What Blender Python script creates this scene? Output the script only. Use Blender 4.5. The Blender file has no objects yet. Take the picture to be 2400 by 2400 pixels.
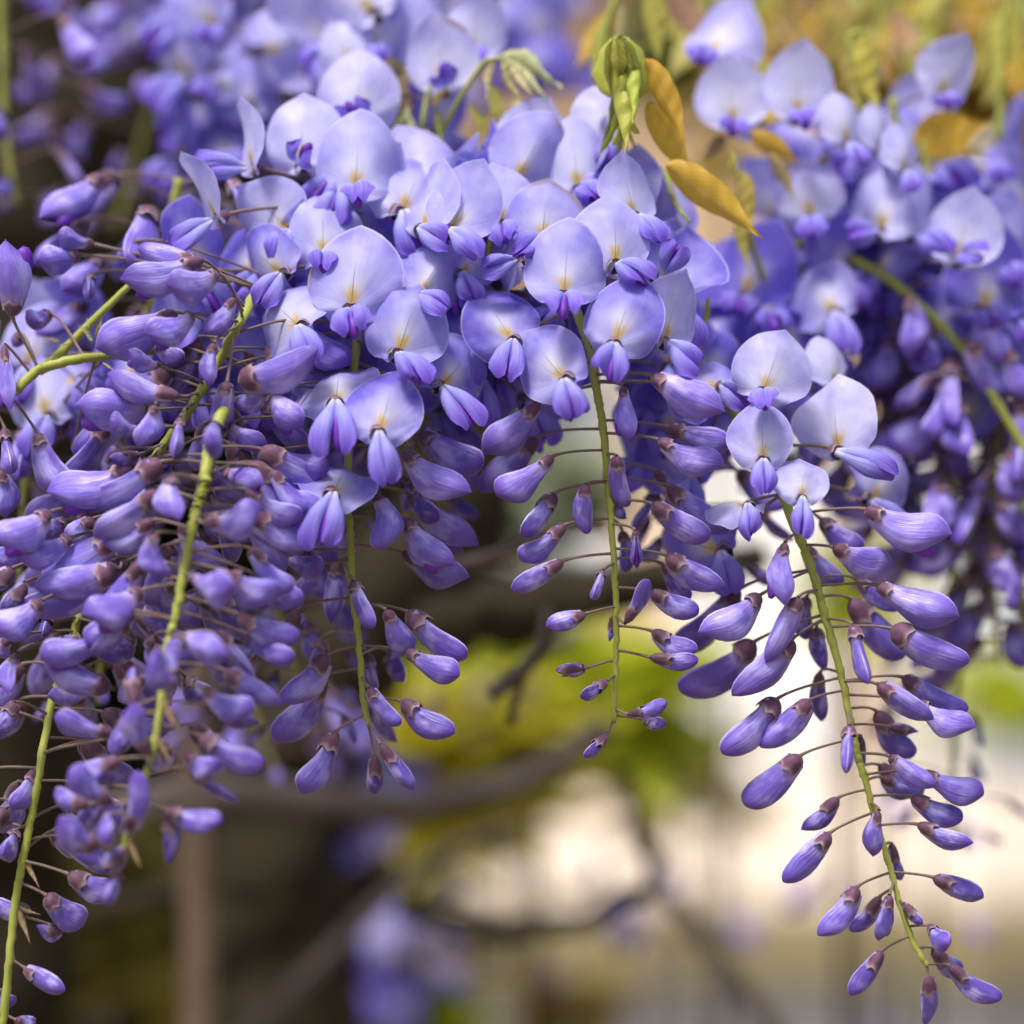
import bpy, math, random
from mathutils import Vector, Matrix, noise

# ------------------------------------------------------------------ camera, sky, sun, exposure
SC = bpy.context.scene
COL = SC.collection
FOCUS = 0.55                      # metres from the lens to the flowers in focus
CAM_Z = 1.60
cam_d = bpy.data.cameras.new('camera'); cam = bpy.data.objects.new('camera', cam_d); COL.objects.link(cam)
cam.location = (0, -FOCUS, CAM_Z); cam.rotation_euler = (math.radians(90), 0, 0)
cam_d.lens = 85; cam_d.sensor_width = 36; cam_d.clip_start = 0.02; cam_d.clip_end = 400
cam_d.dof.use_dof = True; cam_d.dof.focus_distance = FOCUS - 0.004; cam_d.dof.aperture_fstop = 4.2
SC.camera = cam
SUN_EL, SUN_ROT = math.radians(65), math.radians(212)
wd = bpy.data.worlds.new('World'); SC.world = wd; wd.use_nodes = True
nt = wd.node_tree; sky = nt.nodes.new('ShaderNodeTexSky'); sky.sky_type = 'NISHITA'; sky.sun_disc = False
sky.sun_elevation = SUN_EL; sky.sun_rotation = SUN_ROT; sky.air_density = 1.0; sky.dust_density = 4.0; sky.ozone_density = 0.8
nt.links.new(sky.outputs[0], nt.nodes['Background'].inputs[0]); nt.nodes['Background'].inputs[1].default_value = 0.062
sd = bpy.data.lights.new('sun', 'SUN'); sd.energy = 1.5; sd.angle = math.radians(14); sd.color = (1, 0.95, 0.88)
so = bpy.data.objects.new('sun', sd); COL.objects.link(so)
sdir = Vector((math.sin(SUN_ROT) * math.cos(SUN_EL), math.cos(SUN_ROT) * math.cos(SUN_EL), math.sin(SUN_EL)))
so.rotation_euler = sdir.to_track_quat('Z', 'Y').to_euler(); so.location = (0, 0, 6)
SC.view_settings.view_transform = 'Standard'; SC.view_settings.look = 'None'; SC.view_settings.gamma = 1
SC.view_settings.exposure = 1.58
SC.cycles.use_denoising = True; SC.cycles.max_bounces = 8; SC.cycles.transparent_max_bounces = 8
SC.cycles.sample_clamp_indirect = 6

# ------------------------------------------------------------------ pixel of the photograph (2400 x 2400) -> point at a given distance
HALF = 18.0 / 85.0
def PD(px, py, dist):             # dist: metres from the lens along the view axis
    return Vector(((px - 1200) / 1200 * HALF * dist, dist - FOCUS, CAM_Z - (py - 1200) / 1200 * HALF * dist))
def P(px, py, mm=0.0):            # mm: millimetres in front of the plane of focus
    return PD(px, py, FOCUS - mm / 1000.0)
def unit(mm=0.0):                 # size of one photograph pixel there
    return HALF * (FOCUS - mm / 1000.0) / 1200

# ------------------------------------------------------------------ materials
class G:
    def __init__(s, name):
        s.m = bpy.data.materials.new(name); s.m.use_nodes = True; s.t = s.m.node_tree
        for n in list(s.t.nodes): s.t.nodes.remove(n)
        s.out = s.t.nodes.new('ShaderNodeOutputMaterial')
    def n(s, typ, **kw):
        d = s.t.nodes.new(typ)
        for k, v in kw.items(): setattr(d, k, v)
        return d
    def put(s, sock, v):
        if hasattr(v, 'node'): s.t.links.new(v, sock)
        elif v is not None: sock.default_value = v
    def ma(s, op, a, b=None, clamp=False, c=None):
        d = s.n('ShaderNodeMath', operation=op, use_clamp=clamp)
        s.put(d.inputs[0], a); s.put(d.inputs[1], b)
        if c is not None: s.put(d.inputs[2], c)
        return d.outputs[0]
    def mix(s, f, a, b, blend='MIX'):
        d = s.n('ShaderNodeMix', data_type='RGBA', blend_type=blend)
        s.put(d.inputs[0], f)
        for i, v in ((6, a), (7, b)):
            s.put(d.inputs[i], (*v, 1) if isinstance(v, tuple) and len(v) == 3 else v)
        return d.outputs[2]
    def uv(s, name):
        d = s.n('ShaderNodeUVMap', uv_map=name); x = s.n('ShaderNodeSeparateXYZ'); s.t.links.new(d.outputs[0], x.inputs[0])
        return x.outputs[0], x.outputs[1], d.outputs[0]
    def obj(s):
        d = s.n('ShaderNodeObjectInfo'); x = s.n('ShaderNodeSeparateColor'); s.t.links.new(d.outputs['Color'], x.inputs[0])
        return x.outputs[0], x.outputs[1], x.outputs[2], d.outputs['Random']
    def noise(s, vec, scale, detail=3, rough=0.55, dist=0.0):
        d = s.n('ShaderNodeTexNoise'); s.put(d.inputs['Vector'], vec); d.inputs['Scale'].default_value = scale
        d.inputs['Detail'].default_value = detail; d.inputs['Roughness'].default_value = rough; d.inputs['Distortion'].default_value = dist
        return d.outputs['Fac']
    def comb(s, x, y, z=0.0):
        d = s.n('ShaderNodeCombineXYZ'); s.put(d.inputs[0], x); s.put(d.inputs[1], y); s.put(d.inputs[2], z); return d.outputs[0]
    def ss(s, v, a, b):           # smoothstep
        d = s.n('ShaderNodeMapRange', interpolation_type='SMOOTHSTEP'); s.put(d.inputs[0], v); d.inputs[1].default_value = a; d.inputs[2].default_value = b
        return d.outputs[0]
    def geo(s): return s.n('ShaderNodeTexCoord').outputs['Object']
    def finish(s, col, rough=0.6, trans=0.0, bump=None, bs=0.3, bd=0.0006, spec=0.3, tcol=None, sheen=0.0):
        p = s.n('ShaderNodeBsdfPrincipled'); s.put(p.inputs['Base Color'], col); s.put(p.inputs['Roughness'], rough)
        p.inputs['Specular IOR Level'].default_value = spec
        if sheen: p.inputs['Sheen Weight'].default_value = sheen; p.inputs['Sheen Roughness'].default_value = 0.4
        sh = p.outputs[0]; nrm = None
        if bump is not None:
            b = s.n('ShaderNodeBump'); b.inputs['Strength'].default_value = bs; b.inputs['Distance'].default_value = bd
            s.put(b.inputs['Height'], bump); nrm = b.outputs[0]; s.t.links.new(nrm, p.inputs['Normal'])
        if trans:
            tr = s.n('ShaderNodeBsdfTranslucent'); s.put(tr.inputs[0], tcol if tcol is not None else col)
            if nrm is not None: s.t.links.new(nrm, tr.inputs['Normal'])
            mx = s.n('ShaderNodeMixShader'); mx.inputs[0].default_value = trans
            s.t.links.new(sh, mx.inputs[1]); s.t.links.new(tr.outputs[0], mx.inputs[2]); sh = mx.outputs[0]
        s.t.links.new(sh, s.out.inputs['Surface']); return s.m

def mat_banner():
    g = G('banner_petal'); u, v, uvv = g.uv('flat'); rho, th, pol = g.uv('polar'); age, br, hue, rnd = g.obj()
    x = g.ma('SUBTRACT', u, 0.5); z = g.ma('SUBTRACT', v, 0.2)
    r = g.ma('SQRT', g.ma('ADD', g.ma('MULTIPLY', x, x), g.ma('MULTIPLY', z, z)))
    ath = g.ma('ABSOLUTE', g.ma('MULTIPLY', g.ma('SUBTRACT', th, 0.5), 300.0))     # degrees from the midline
    patch = g.noise(g.comb(u, v, g.ma('MULTIPLY', rnd, 40.0)), 2.6, 2)
    vein = g.noise(g.comb(g.ma('MULTIPLY', th, 46.0), g.ma('MULTIPLY', rho, 1.6), g.ma('MULTIPLY', rnd, 30.0)), 1.0, 3, 0.6, 0.3)
    f = g.ma('ADD', g.ma('ADD', 0.07, g.ma('MULTIPLY', age, 1.5)), g.ma('MULTIPLY', g.ma('SUBTRACT', patch, 0.5), 1.1), True)
    f = g.ma('ADD', f, g.ma('MULTIPLY', g.ma('SUBTRACT', vein, 0.5), 0.22))
    f = g.ma('ADD', f, g.ma('MULTIPLY', g.ma('SUBTRACT', rho, 0.62), 0.55), True)
    col = g.mix(f, (0.69, 0.685, 0.97), (0.19, 0.145, 0.69))  # older petals are paler; near-white end also paints in the brighter top light
    wm = g.ma('MULTIPLY', g.ss(ath, 42, 6), g.ss(r, 0.60, 0.18))
    wm = g.ma('MULTIPLY', wm, g.ma('ADD', 0.55, g.ma('MULTIPLY', vein, 0.5)), True)
    col = g.mix(wm, col, (0.80, 0.79, 0.87))
    ym = g.ma('MULTIPLY', g.ss(ath, 44, 10), g.ss(g.ma('ADD', r, g.ma('MULTIPLY', g.ma('SUBTRACT', vein, 0.5), 0.30)), 0.29, 0.13))
    col = g.mix(g.ma('MULTIPLY', ym, 0.9), col, (0.66, 0.46, 0.07))
    ml = g.ma('MULTIPLY', g.ss(g.ma('ABSOLUTE', x), 0.0075, 0.002), g.ma('MULTIPLY', g.ss(r, 0.62, 0.3), g.ss(r, 0.04, 0.12)))
    col = g.mix(g.ma('MULTIPLY', ml, 0.62), col, (0.13, 0.08, 0.22))
    rim = g.ss(rho, 0.962, 0.985)
    col = g.mix(g.ma('MULTIPLY', rim, 0.5), col, (0.66, 0.64, 0.92))  # petal's pale margin, with light through its thin edge painted in
    wilt = g.ma('MULTIPLY', g.ma('MULTIPLY', g.ss(rnd, 0.70, 0.78), g.ss(rho, 0.86, 0.97)), g.ss(g.noise(g.comb(g.ma('MULTIPLY', th, 6.0), rho, g.ma('MULTIPLY', rnd, 90.0)), 1.6, 3), 0.56, 0.70))
    col = g.mix(g.ma('MULTIPLY', wilt, 0.75), col, (0.34, 0.22, 0.20))
    col = g.mix(1.0, col, g.comb(br, br, br), 'MULTIPLY')
    return g.finish(col, 0.5, 0.44, vein, 0.2, 0.0006, 0.3)
def mat_wing():
    g = G('wing_petal'); u, v, uvv = g.uv('flat'); age, br, hue, rnd = g.obj()
    vein = g.noise(g.comb(g.ma('MULTIPLY', u, 30.0), g.ma('MULTIPLY', v, 1.8), g.ma('MULTIPLY', rnd, 30.0)), 1.0, 3, 0.6, 0.4)
    t = g.ma('ADD', g.ss(v, 0.1, 1.0), g.ma('MULTIPLY', g.ma('SUBTRACT', vein, 0.5), 0.9), True)
    col = g.mix(t, (0.42, 0.44, 0.92), (0.185, 0.10, 0.64))
    col = g.mix(g.ss(v, 0.2, 0.03), col, (0.72, 0.70, 0.80))
    col = g.mix(g.ma('MULTIPLY', age, 0.5), col, (0.21, 0.14, 0.58))
    col = g.mix(1.0, col, g.comb(br, br, br), 'MULTIPLY')
    return g.finish(col, 0.5, 0.34, vein, 0.4, 0.0007, 0.3)
def mat_keel():
    g = G('keel_petal'); u, v, uvv = g.uv('flat'); age, br, hue, rnd = g.obj()
    vein = g.noise(g.comb(g.ma('MULTIPLY', u, 12.0), v, rnd), 1.0, 2)
    col = g.mix(g.ss(v, 0.1, 0.6), (0.24, 0.19, 0.66), (0.13, 0.02, 0.40))
    col = g.mix(g.ma('MULTIPLY', vein, 0.35), col, (0.29, 0.10, 0.58))
    return g.finish(col, 0.45, 0.22, vein, 0.3, 0.0006, 0.35)
def mat_bud():
    g = G('bud_petal'); u, v, uvv = g.uv('flat'); age, br, hue, rnd = g.obj()
    sep = g.ma('MULTIPLY', rnd, 50.0)
    blot = g.noise(g.comb(g.ma('MULTIPLY', u, 3.0), g.ma('MULTIPLY', v, 3.0), g.ma('ADD', sep, 7.0)), 1.2, 4, 0.6)
    wob = g.noise(g.comb(g.ma('MULTIPLY', u, 5.0), g.ma('MULTIPLY', v, 2.5), sep), 1.0, 2)
    vein = g.noise(g.comb(g.ma('ADD', g.ma('MULTIPLY', u, 30.0), g.ma('MULTIPLY', wob, 3.0)), g.ma('MULTIPLY', v, 1.1), sep), 1.0, 3, 0.62, 0.3)
    line = g.ss(vein, 0.52, 0.40)
    col = g.mix(age, (0.215, 0.155, 0.64), (0.065, 0.030, 0.25))
    pal = g.ma('MULTIPLY', g.ss(wob, 0.40, 0.66), g.ma('MULTIPLY', g.ss(v, 0.95, 0.55), 0.75))
    col = g.mix(pal, col, (0.46, 0.41, 0.86))
    col = g.mix(g.ma('MULTIPLY', g.ss(blot, 0.50, 0.72), 0.5), col, (0.13, 0.075, 0.46))
    col = g.mix(g.ma('MULTIPLY', line, 0.22), col, (0.13, 0.065, 0.44))
    col = g.mix(g.ma('MULTIPLY', g.ss(g.ma('ADD', v, g.ma('MULTIPLY', g.ma('SUBTRACT', wob, 0.5), 0.3)), 0.74, 1.0), 0.7), col, (0.11, 0.035, 0.36))
    col = g.mix(g.ma('MULTIPLY', g.ss(v, 0.36, 0.18), 0.42), col, (0.48, 0.34, 0.52))
    col = g.mix(g.ma('MULTIPLY', g.ss(g.ma('ABSOLUTE', g.ma('SUBTRACT', u, 0.5)), 0.035, 0.006), g.ma('MULTIPLY', g.ss(v, 0.3, 0.55), 0.5)), col, (0.62, 0.56, 0.92))  # edge highlight painted as a pale line along the upper ridge
    col = g.mix(1.0, col, g.comb(br, br, br), 'MULTIPLY')
    h = g.ma('ADD', vein, g.ma('MULTIPLY', wob, 0.8))
    return g.finish(col, 0.38, 0.08, h, 0.32, 0.0010, 0.42, sheen=0.08)
def mat_calyx():
    g = G('calyx'); u, v, uvv = g.uv('flat'); age, br, hue, rnd = g.obj()
    n1 = g.noise(g.comb(g.ma('MULTIPLY', u, 9.0), g.ma('MULTIPLY', v, 2.5), g.ma('MULTIPLY', rnd, 50.0)), 1.0, 3)
    col = g.mix(n1, (0.050, 0.016, 0.042), (0.20, 0.085, 0.15))
    col = g.mix(g.ma('MULTIPLY', g.ss(g.ma('ADD', v, g.ma('MULTIPLY', n1, 0.25)), 0.80, 1.18), 0.7), col, (0.50, 0.36, 0.40))
    col = g.mix(g.ma('MULTIPLY', age, 0.45), col, (0.055, 0.030, 0.045))
    return g.finish(col, 0.6, 0.05, n1, 0.35, 0.0006, 0.3, sheen=0.3)
def mat_stalk(name, a, b, scale, rough=0.5):
    g = G(name); n1 = g.noise(g.geo(), scale, 3)
    return g.finish(g.mix(n1, a, b), rough, 0.0, n1, 0.3, 0.0005, 0.35, sheen=0.2)
def mat_leaf():
    g = G('young_leaf'); u, v, uvv = g.uv('flat'); d = g.n('ShaderNodeObjectInfo')
    lat = g.ma('ABSOLUTE', g.ma('SUBTRACT', u, 0.5))
    w = g.n('ShaderNodeTexWave', wave_type='BANDS', bands_direction='Y'); w.inputs['Scale'].default_value = 4.6; w.inputs['Distortion'].default_value = 0.6
    g.put(w.inputs['Vector'], g.comb(0.0, g.ma('SUBTRACT', v, g.ma('MULTIPLY', lat, 0.55)), d.outputs['Random']))
    n1 = g.noise(g.comb(u, v, g.ma('MULTIPLY', d.outputs['Random'], 30.0)), 5.0, 3)
    col = g.mix(g.ma('MULTIPLY', n1, 0.45), d.outputs['Color'], (0.42, 0.30, 0.05))
    veins = g.ma('MAXIMUM', g.ma('MULTIPLY', g.ss(w.outputs['Fac'], 0.80, 0.98), 0.2), g.ma('MULTIPLY', g.ss(lat, 0.035, 0.01), 0.6))
    col = g.mix(g.ma('MULTIPLY', veins, 0.6), col, (0.66, 0.58, 0.26))
    return g.finish(col, 0.45, 0.5, g.ma('ADD', g.ma('MULTIPLY', w.outputs['Fac'], 0.25), n1), 0.25, 0.0005, 0.35, sheen=0.15)
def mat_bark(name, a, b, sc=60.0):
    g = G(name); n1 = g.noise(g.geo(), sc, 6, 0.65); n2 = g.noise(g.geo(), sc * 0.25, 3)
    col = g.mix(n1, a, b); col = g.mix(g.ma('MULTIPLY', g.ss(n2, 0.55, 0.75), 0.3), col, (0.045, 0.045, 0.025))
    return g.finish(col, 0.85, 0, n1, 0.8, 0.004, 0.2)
def mat_foliage(name, a, b, c):
    g = G(name); geo = g.n('ShaderNodeNewGeometry'); n1 = geo.outputs['Random Per Island']
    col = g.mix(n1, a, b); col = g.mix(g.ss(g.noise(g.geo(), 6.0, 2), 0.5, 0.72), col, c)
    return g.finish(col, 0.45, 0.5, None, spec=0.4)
def mat_plain(name, a, b, scale, rough=0.8, bump=0.003):
    g = G(name); n1 = g.noise(g.geo(), scale, 5)
    return g.finish(g.mix(n1, a, b), rough, 0, n1, 0.4, bump, 0.25)

MAT = dict(banner=mat_banner(), wing=mat_wing(), keel=mat_keel(), bud=mat_bud(), calyx=mat_calyx(),
    rachis=mat_stalk('green_stalk', (0.23, 0.27, 0.035), (0.36, 0.37, 0.075), 260),
    pedicel=mat_stalk('purple_stalk', (0.12, 0.075, 0.07), (0.22, 0.15, 0.12), 400),
    ochre=mat_stalk('ochre_stamen', (0.42, 0.26, 0.20), (0.6, 0.45, 0.3), 300),
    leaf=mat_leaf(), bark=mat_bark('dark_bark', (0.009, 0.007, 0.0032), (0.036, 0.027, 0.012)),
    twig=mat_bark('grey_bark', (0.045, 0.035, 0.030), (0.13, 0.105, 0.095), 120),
    post=mat_bark('weathered_post', (0.09, 0.060, 0.042), (0.17, 0.12, 0.085), 40))

# ------------------------------------------------------------------ mesh helpers
def mesh(name, verts, faces, mat, uvs=None, smooth=True):
    m = bpy.data.meshes.new(name); m.from_pydata([tuple(v) for v in verts], [], faces); m.materials.append(mat)
    if uvs:
        for nm, data in uvs.items():
            l = m.uv_layers.new(name=nm)
            l.data.foreach_set('uv', [c for lp in m.loops for c in data[lp.vertex_index]])
    if smooth: m.polygons.foreach_set('use_smooth', [True] * len(m.polygons))
    m.update(); return m
def link(name, me, parent=None, mw=None, color=None):
    o = bpy.data.objects.new(name, me); COL.objects.link(o)
    if parent is not None: o.parent = parent
    if mw is not None: o.matrix_basis = mw
    if color is not None: o.color = color
    return o
def tag(o, label, cat=None, group=None, kind=None):
    o['label'] = label
    if cat: o['category'] = cat
    if group: o['group'] = group
    if kind: o['kind'] = kind
    return o
def grid(nu, nv, close=False):
    f = []
    for j in range(nv - 1):
        for i in range(nu if close else nu - 1):
            k = (i + 1) % nu
            f.append((j * nu + i, j * nu + k, (j + 1) * nu + k, (j + 1) * nu + i))
    return f
def lerp_table(t, tab):
    for (a, x), (b, y) in zip(tab, tab[1:]):
        if t <= b:
            s = (t - a) / (b - a); s = s * s * (3 - 2 * s) * 0.4 + s * 0.6
            return x + (y - x) * s
    return tab[-1][1]
def spline(pts, n):
    out = []; q = [pts[0] * 2 - pts[1]] + list(pts) + [pts[-1] * 2 - pts[-2]]
    for i in range(1, len(q) - 2):
        p0, p1, p2, p3 = q[i - 1:i + 3]
        for k in range(n):
            t = k / n
            out.append(0.5 * ((2 * p1) + (p2 - p0) * t + (2 * p0 - 5 * p1 + 4 * p2 - p3) * t * t + (3 * p1 - p0 - 3 * p2 + p3) * t ** 3))
    out.append(pts[-1].copy()); return out
def tube(pts, rad, sides=8, wob=0.0, seed=0, cap=True):
    V, F = [], []; up = Vector((0.31, 0.2, 0.93)); n = len(pts)
    for i, p in enumerate(pts):
        d = (pts[min(i + 1, n - 1)] - pts[max(i - 1, 0)]).normalized()
        a = d.cross(up)
        a = a.normalized() if a.length > 1e-4 else d.orthogonal().normalized()
        b = d.cross(a).normalized(); up = b.cross(d) if False else up
        r = rad[i] if isinstance(rad, (list, tuple)) else rad
        for k in range(sides):
            th = 2 * math.pi * k / sides
            q = r * (1 + wob * noise.noise(Vector((math.cos(th) * 1.3 + seed * 7.1, math.sin(th) * 1.3, i * 0.37))))
            V.append(p + a * (math.cos(th) * q) + b * (math.sin(th) * q))
    F = grid(sides, n, True)
    if cap:
        F.append(tuple(range(sides))[::-1]); F.append(tuple(range((n - 1) * sides, n * sides)))
    return V, F
def frame(z, x):                  # rotation matrix with that z axis, x as close as it can be
    z = z.normalized(); y = z.cross(x)
    y = y.normalized() if y.length > 1e-5 else z.orthogonal().normalized()
    x = y.cross(z).normalized(); return Matrix((x, y, z)).transposed()
def trs(loc, rot, sx, sy, sz):
    return Matrix.Translation(loc) @ rot.to_4x4() @ Matrix.Diagonal((sx, sy, sz, 1))

# ------------------------------------------------------------------ flower pieces (unit size; banner width = 1, keel length = 1, bud length = 1)
def make_banner(seed, fold, curl, tipc, ruff, cup=0.0):
    rd = random.Random(seed); nr, na = 11, 41; V = []; U1 = []; U2 = []
    ph = [rd.uniform(0, 6.28) for _ in range(4)]; asym = rd.uniform(-0.08, 0.08); bs, bk = rd.choice((-1, 1)), rd.uniform(0, 0.9) * rd.choice((0.4, 1, 1.6)); cr = rd.uniform(2.0, 4.5); tp = rd.uniform(0.03, 0.09)
    for j in range(nr):
        rho = (j / (nr - 1)) ** 0.85
        for i in range(na):
            th = math.radians(-150 + 300 * i / (na - 1)); c, R = 0.36, 0.5
            r = c * math.cos(th) + math.sqrt(R * R - (c * math.sin(th)) ** 2) + tp * math.exp(-(math.degrees(th) / 6.0) ** 2) + 0.07 * math.exp(-(math.degrees(th) / 20.0) ** 2)
            r *= 1 + 0.018 * math.sin(3 * th + ph[0]) + 0.012 * math.sin(7 * th + ph[1]) + asym * math.sin(th)
            r = max(r * rho, 0.012); x, z = r * math.sin(th), r * math.cos(th)
            y = curl * 0.62 * x * x + fold * (math.sqrt(x * x + 0.0006) - 0.0245) - cup * 0.5 * x * x
            y += tipc * max(0, z - 0.35) ** 2 * 0.9 + 1.3 * max(0, 0.05 - z) ** 2 + 0.06 * math.exp(-r / 0.10)
            y += ruff * rho ** 2.5 * (0.055 * math.sin(3.2 * th + ph[2]) + 0.028 * math.sin(7 * th + ph[3]))
            y += bk * max(0, x * bs - 0.12) ** 2 * (1 if seed % 2 else -1) * 2.2 + 0.012 * math.sin(cr * 14 * (x * math.cos(ph[2]) + z * math.sin(ph[2]))) * rho ** 2
            y += 0.035 * math.sin(6 * x + ph[0]) * math.sin(5 * z + ph[1]) * rho
            V.append((x, y, z)); U1.append((x + 0.5, z + 0.2)); U2.append((rho, i / (na - 1)))
    return mesh('banner_petal', V, grid(na, nr), MAT['banner'], {'flat': U1, 'polar': U2})
BANNERS = [make_banner(1, 0.18, 0.7, 0.35, 1.1), make_banner(2, 0.30, 0.8, 0.6, 1.6), make_banner(3, 0.14, 0.6, 0.5, 1.5),
           make_banner(4, 0.24, 0.8, 0.5, 0.9), make_banner(5, 0.02, 0.3, -0.25, 0.7, 0.5), make_banner(6, 0.34, 0.8, 0.7, 1.0),
           make_banner(7, 0.10, 1.0, 0.9, 1.1), make_banner(8, 0.5, 0.5, 0.6, 0.8), make_banner(9, 0.75, 0.4, 0.5, 0.8)]
brd = random.Random(21)
BANNERS += [make_banner(20 + k, brd.uniform(0.05, 0.6), brd.uniform(-0.3, 1.2), brd.uniform(-0.6, 1.3), brd.uniform(0.8, 2.4), brd.uniform(0, 0.4)) for k in range(12)]
KR = [(0, 0.07), (0.10, 0.115), (0.25, 0.175), (0.45, 0.225), (0.65, 0.245), (0.80, 0.225), (0.92, 0.165), (1, 0.07)]
def make_wing(side, seed):
    rd = random.Random(seed * 3 + 11); nu, nv = 12, 15; V = []; U = []; flare = rd.uniform(0.0, 0.16); lng = rd.uniform(0.86, 1.08); ph = rd.uniform(0, 6)
    for j in range(nv):
        v = j / (nv - 1); r = lerp_table(v, KR)
        for i in range(nu):
            a = i / (nu - 1); ang = math.radians(-74 + (185 - 45 * v * v) * a)      # from the seam over the crown and down the side
            rr = r * (1 + 0.15 * math.sin(6 * v + ph) * a + 0.06 * math.sin(11 * v + ph * 2))
            x = side * (0.49 * r + math.sin(ang) * rr * 0.56 + flare * v * v * a * 1.3); y = -math.cos(ang) * rr * 0.72
            y += 0.09 * v * v * math.sin(5 * a + ph) - 0.09 * math.sin(v * math.pi) + 0.12 * max(0, v - 0.6) * (0.4 - a)
            V.append((x, y, v * (lng - 0.10 * abs(a - 0.45) ** 1.5))); U.append((a * 0.5 + (0.5 if side > 0 else 0), v))
    return mesh('wing_petal', V, grid(nu, nv), MAT['wing'], {'flat': U})
WINGS = {s: [make_wing(s, k) for k in range(7)] for s in (-1, 1)}
def make_keel(seed):
    rd = random.Random(seed + 50); nu, nv = 12, 12; V = []; U = []
    for j in range(nv):
        v = j / (nv - 1); r = lerp_table(v, KR) * 0.60
        for i in range(nu):
            a = 2 * math.pi * i / nu
            V.append((math.sin(a) * r * 0.7, -math.cos(a) * r + 0.03 + 0.06 * v - 0.05 * math.sin(v * math.pi) - 0.10 * max(0, v - 0.75), v * 0.90)); U.append((i / nu, v))
    F = grid(nu, nv, True); F.append(tuple(range((nv - 1) * nu, nv * nu)))
    return mesh('keel_petal', V, F, MAT['keel'], {'flat': U})
KEELS = [make_keel(k) for k in range(2)]
BUDP = {'ripe': [(0.08, 0.21), (0.2, 0.25), (0.32, 0.325), (0.46, 0.41), (0.58, 0.475), (0.68, 0.50), (0.78, 0.465), (0.86, 0.36), (0.92, 0.235), (0.97, 0.10), (1, 0.005)],
        'slim': [(0.08, 0.34), (0.2, 0.39), (0.35, 0.45), (0.5, 0.49), (0.65, 0.50), (0.78, 0.45), (0.88, 0.36), (0.95, 0.22), (0.985, 0.11), (1, 0.01)],
        'mid': [(0.08, 0.28), (0.2, 0.33), (0.35, 0.41), (0.5, 0.47), (0.65, 0.50), (0.78, 0.455), (0.88, 0.36), (0.95, 0.21), (0.985, 0.10), (1, 0.01)],
        'young': [(0.06, 0.30), (0.2, 0.42), (0.4, 0.5), (0.55, 0.49), (0.7, 0.42), (0.83, 0.29), (0.93, 0.14), (1, 0.01)]}
def make_bud(kind, seed, gap=0.0):
    rd = random.Random(seed * 17 + 3 + len(kind)); tab = BUDP[kind]; nu, nv = 24, 22; V = []; U = []
    z0 = tab[0][0]; bend = rd.uniform(0.04, 0.24); ph = [rd.uniform(0, 6.28) for _ in range(4)]; flat = rd.uniform(0.48, 0.70)
    shift = rd.uniform(-0.10, 0.08); pinch = rd.uniform(0.3, 0.65); lump = rd.uniform(0.5, 1.6); hook = rd.uniform(-0.04, 0.10)
    for j in range(nv):
        t = j / (nv - 1); z = z0 + (1 - z0) * (1 - (1 - t) ** 1.35)
        r = lerp_table(min(1, max(z0, z + shift * math.sin(math.pi * t))), tab) * (1 + 0.035 * lump * math.sin(8 * z + ph[3]))
        for i in range(nu):
            if gap: a = math.pi * (-1 + gap * (0.3 + 0.7 * t)) + 2 * math.pi * (1 - gap * (0.3 + 0.7 * t)) * i / (nu - 1)
            else: a = 2 * math.pi * i / nu - math.pi
            ca, sa = math.cos(a), math.sin(a)                                  # a = 0: the upper ridge (+x)
            crest = 0.15 * math.exp(-(a / 0.25) ** 2) * min(1, z * 1.6)
            low = 1 - 0.14 * math.exp(-((abs(a) - math.pi) / 0.16) ** 2) * z        # seam below
            rr = r * (low + lump * (0.045 * math.sin(3 * a + ph[0] + 3 * z) + 0.028 * math.sin(5 * a + ph[1] - 4 * z) + 0.03 * math.sin(9 * z + ph[2]) * sa))
            x = ca * rr * (1 + crest) + bend * (z ** 2.2 - 0.96 * math.sin(math.pi * min(1, z))) + hook * max(0, z - 0.75) * 4 * 0.25
            V.append((x, sa * rr * flat * (1 - pinch * max(0, ca) ** 1.4 * z), z + (0.03 * ca * r * lump if 0.3 < t < 1 else 0))); U.append((i / (nu - 1 if gap else nu), z))
    F = grid(nu, nv, not gap)
    return mesh('bud', V, F, MAT['bud'], {'flat': U})
BUDS = {k: [make_bud(k, s) for s in range(16)] for k in BUDP}
BUDS['open'] = [make_bud('ripe', s + 9, 0.24) for s in range(7)]
def make_calyx(seed):             # a cup of unit length, unit radius at its mouth, with teeth
    rd = random.Random(seed + 90); nu, nv = 20, 9; V = []; U = []; ph = rd.uniform(0, 6.28)
    tab = [(0, 0.24), (0.07, 0.44), (0.2, 0.66), (0.42, 0.84), (0.7, 0.96), (1, 1.03)]
    for j in range(nv):
        t = j / (nv - 1); r = lerp_table(t, tab)
        for i in range(nu):
            a = 2 * math.pi * i / nu; tooth = max(0, math.cos(5 * a + ph)) ** 1.5
            z = t * (0.84 + 0.26 * tooth * t * (1.25 if math.cos(a) < -0.3 else 0.8))
            V.append((math.cos(a) * r * (1 - 0.05 * t * tooth), math.sin(a) * r, z)); U.append((i / nu, t))
    F = grid(nu, nv, True); F.append(tuple(range(nu))[::-1])
    return mesh('calyx', V, F, MAT['calyx'], {'flat': U})
CALYX = [make_calyx(k) for k in range(4)]

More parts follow.
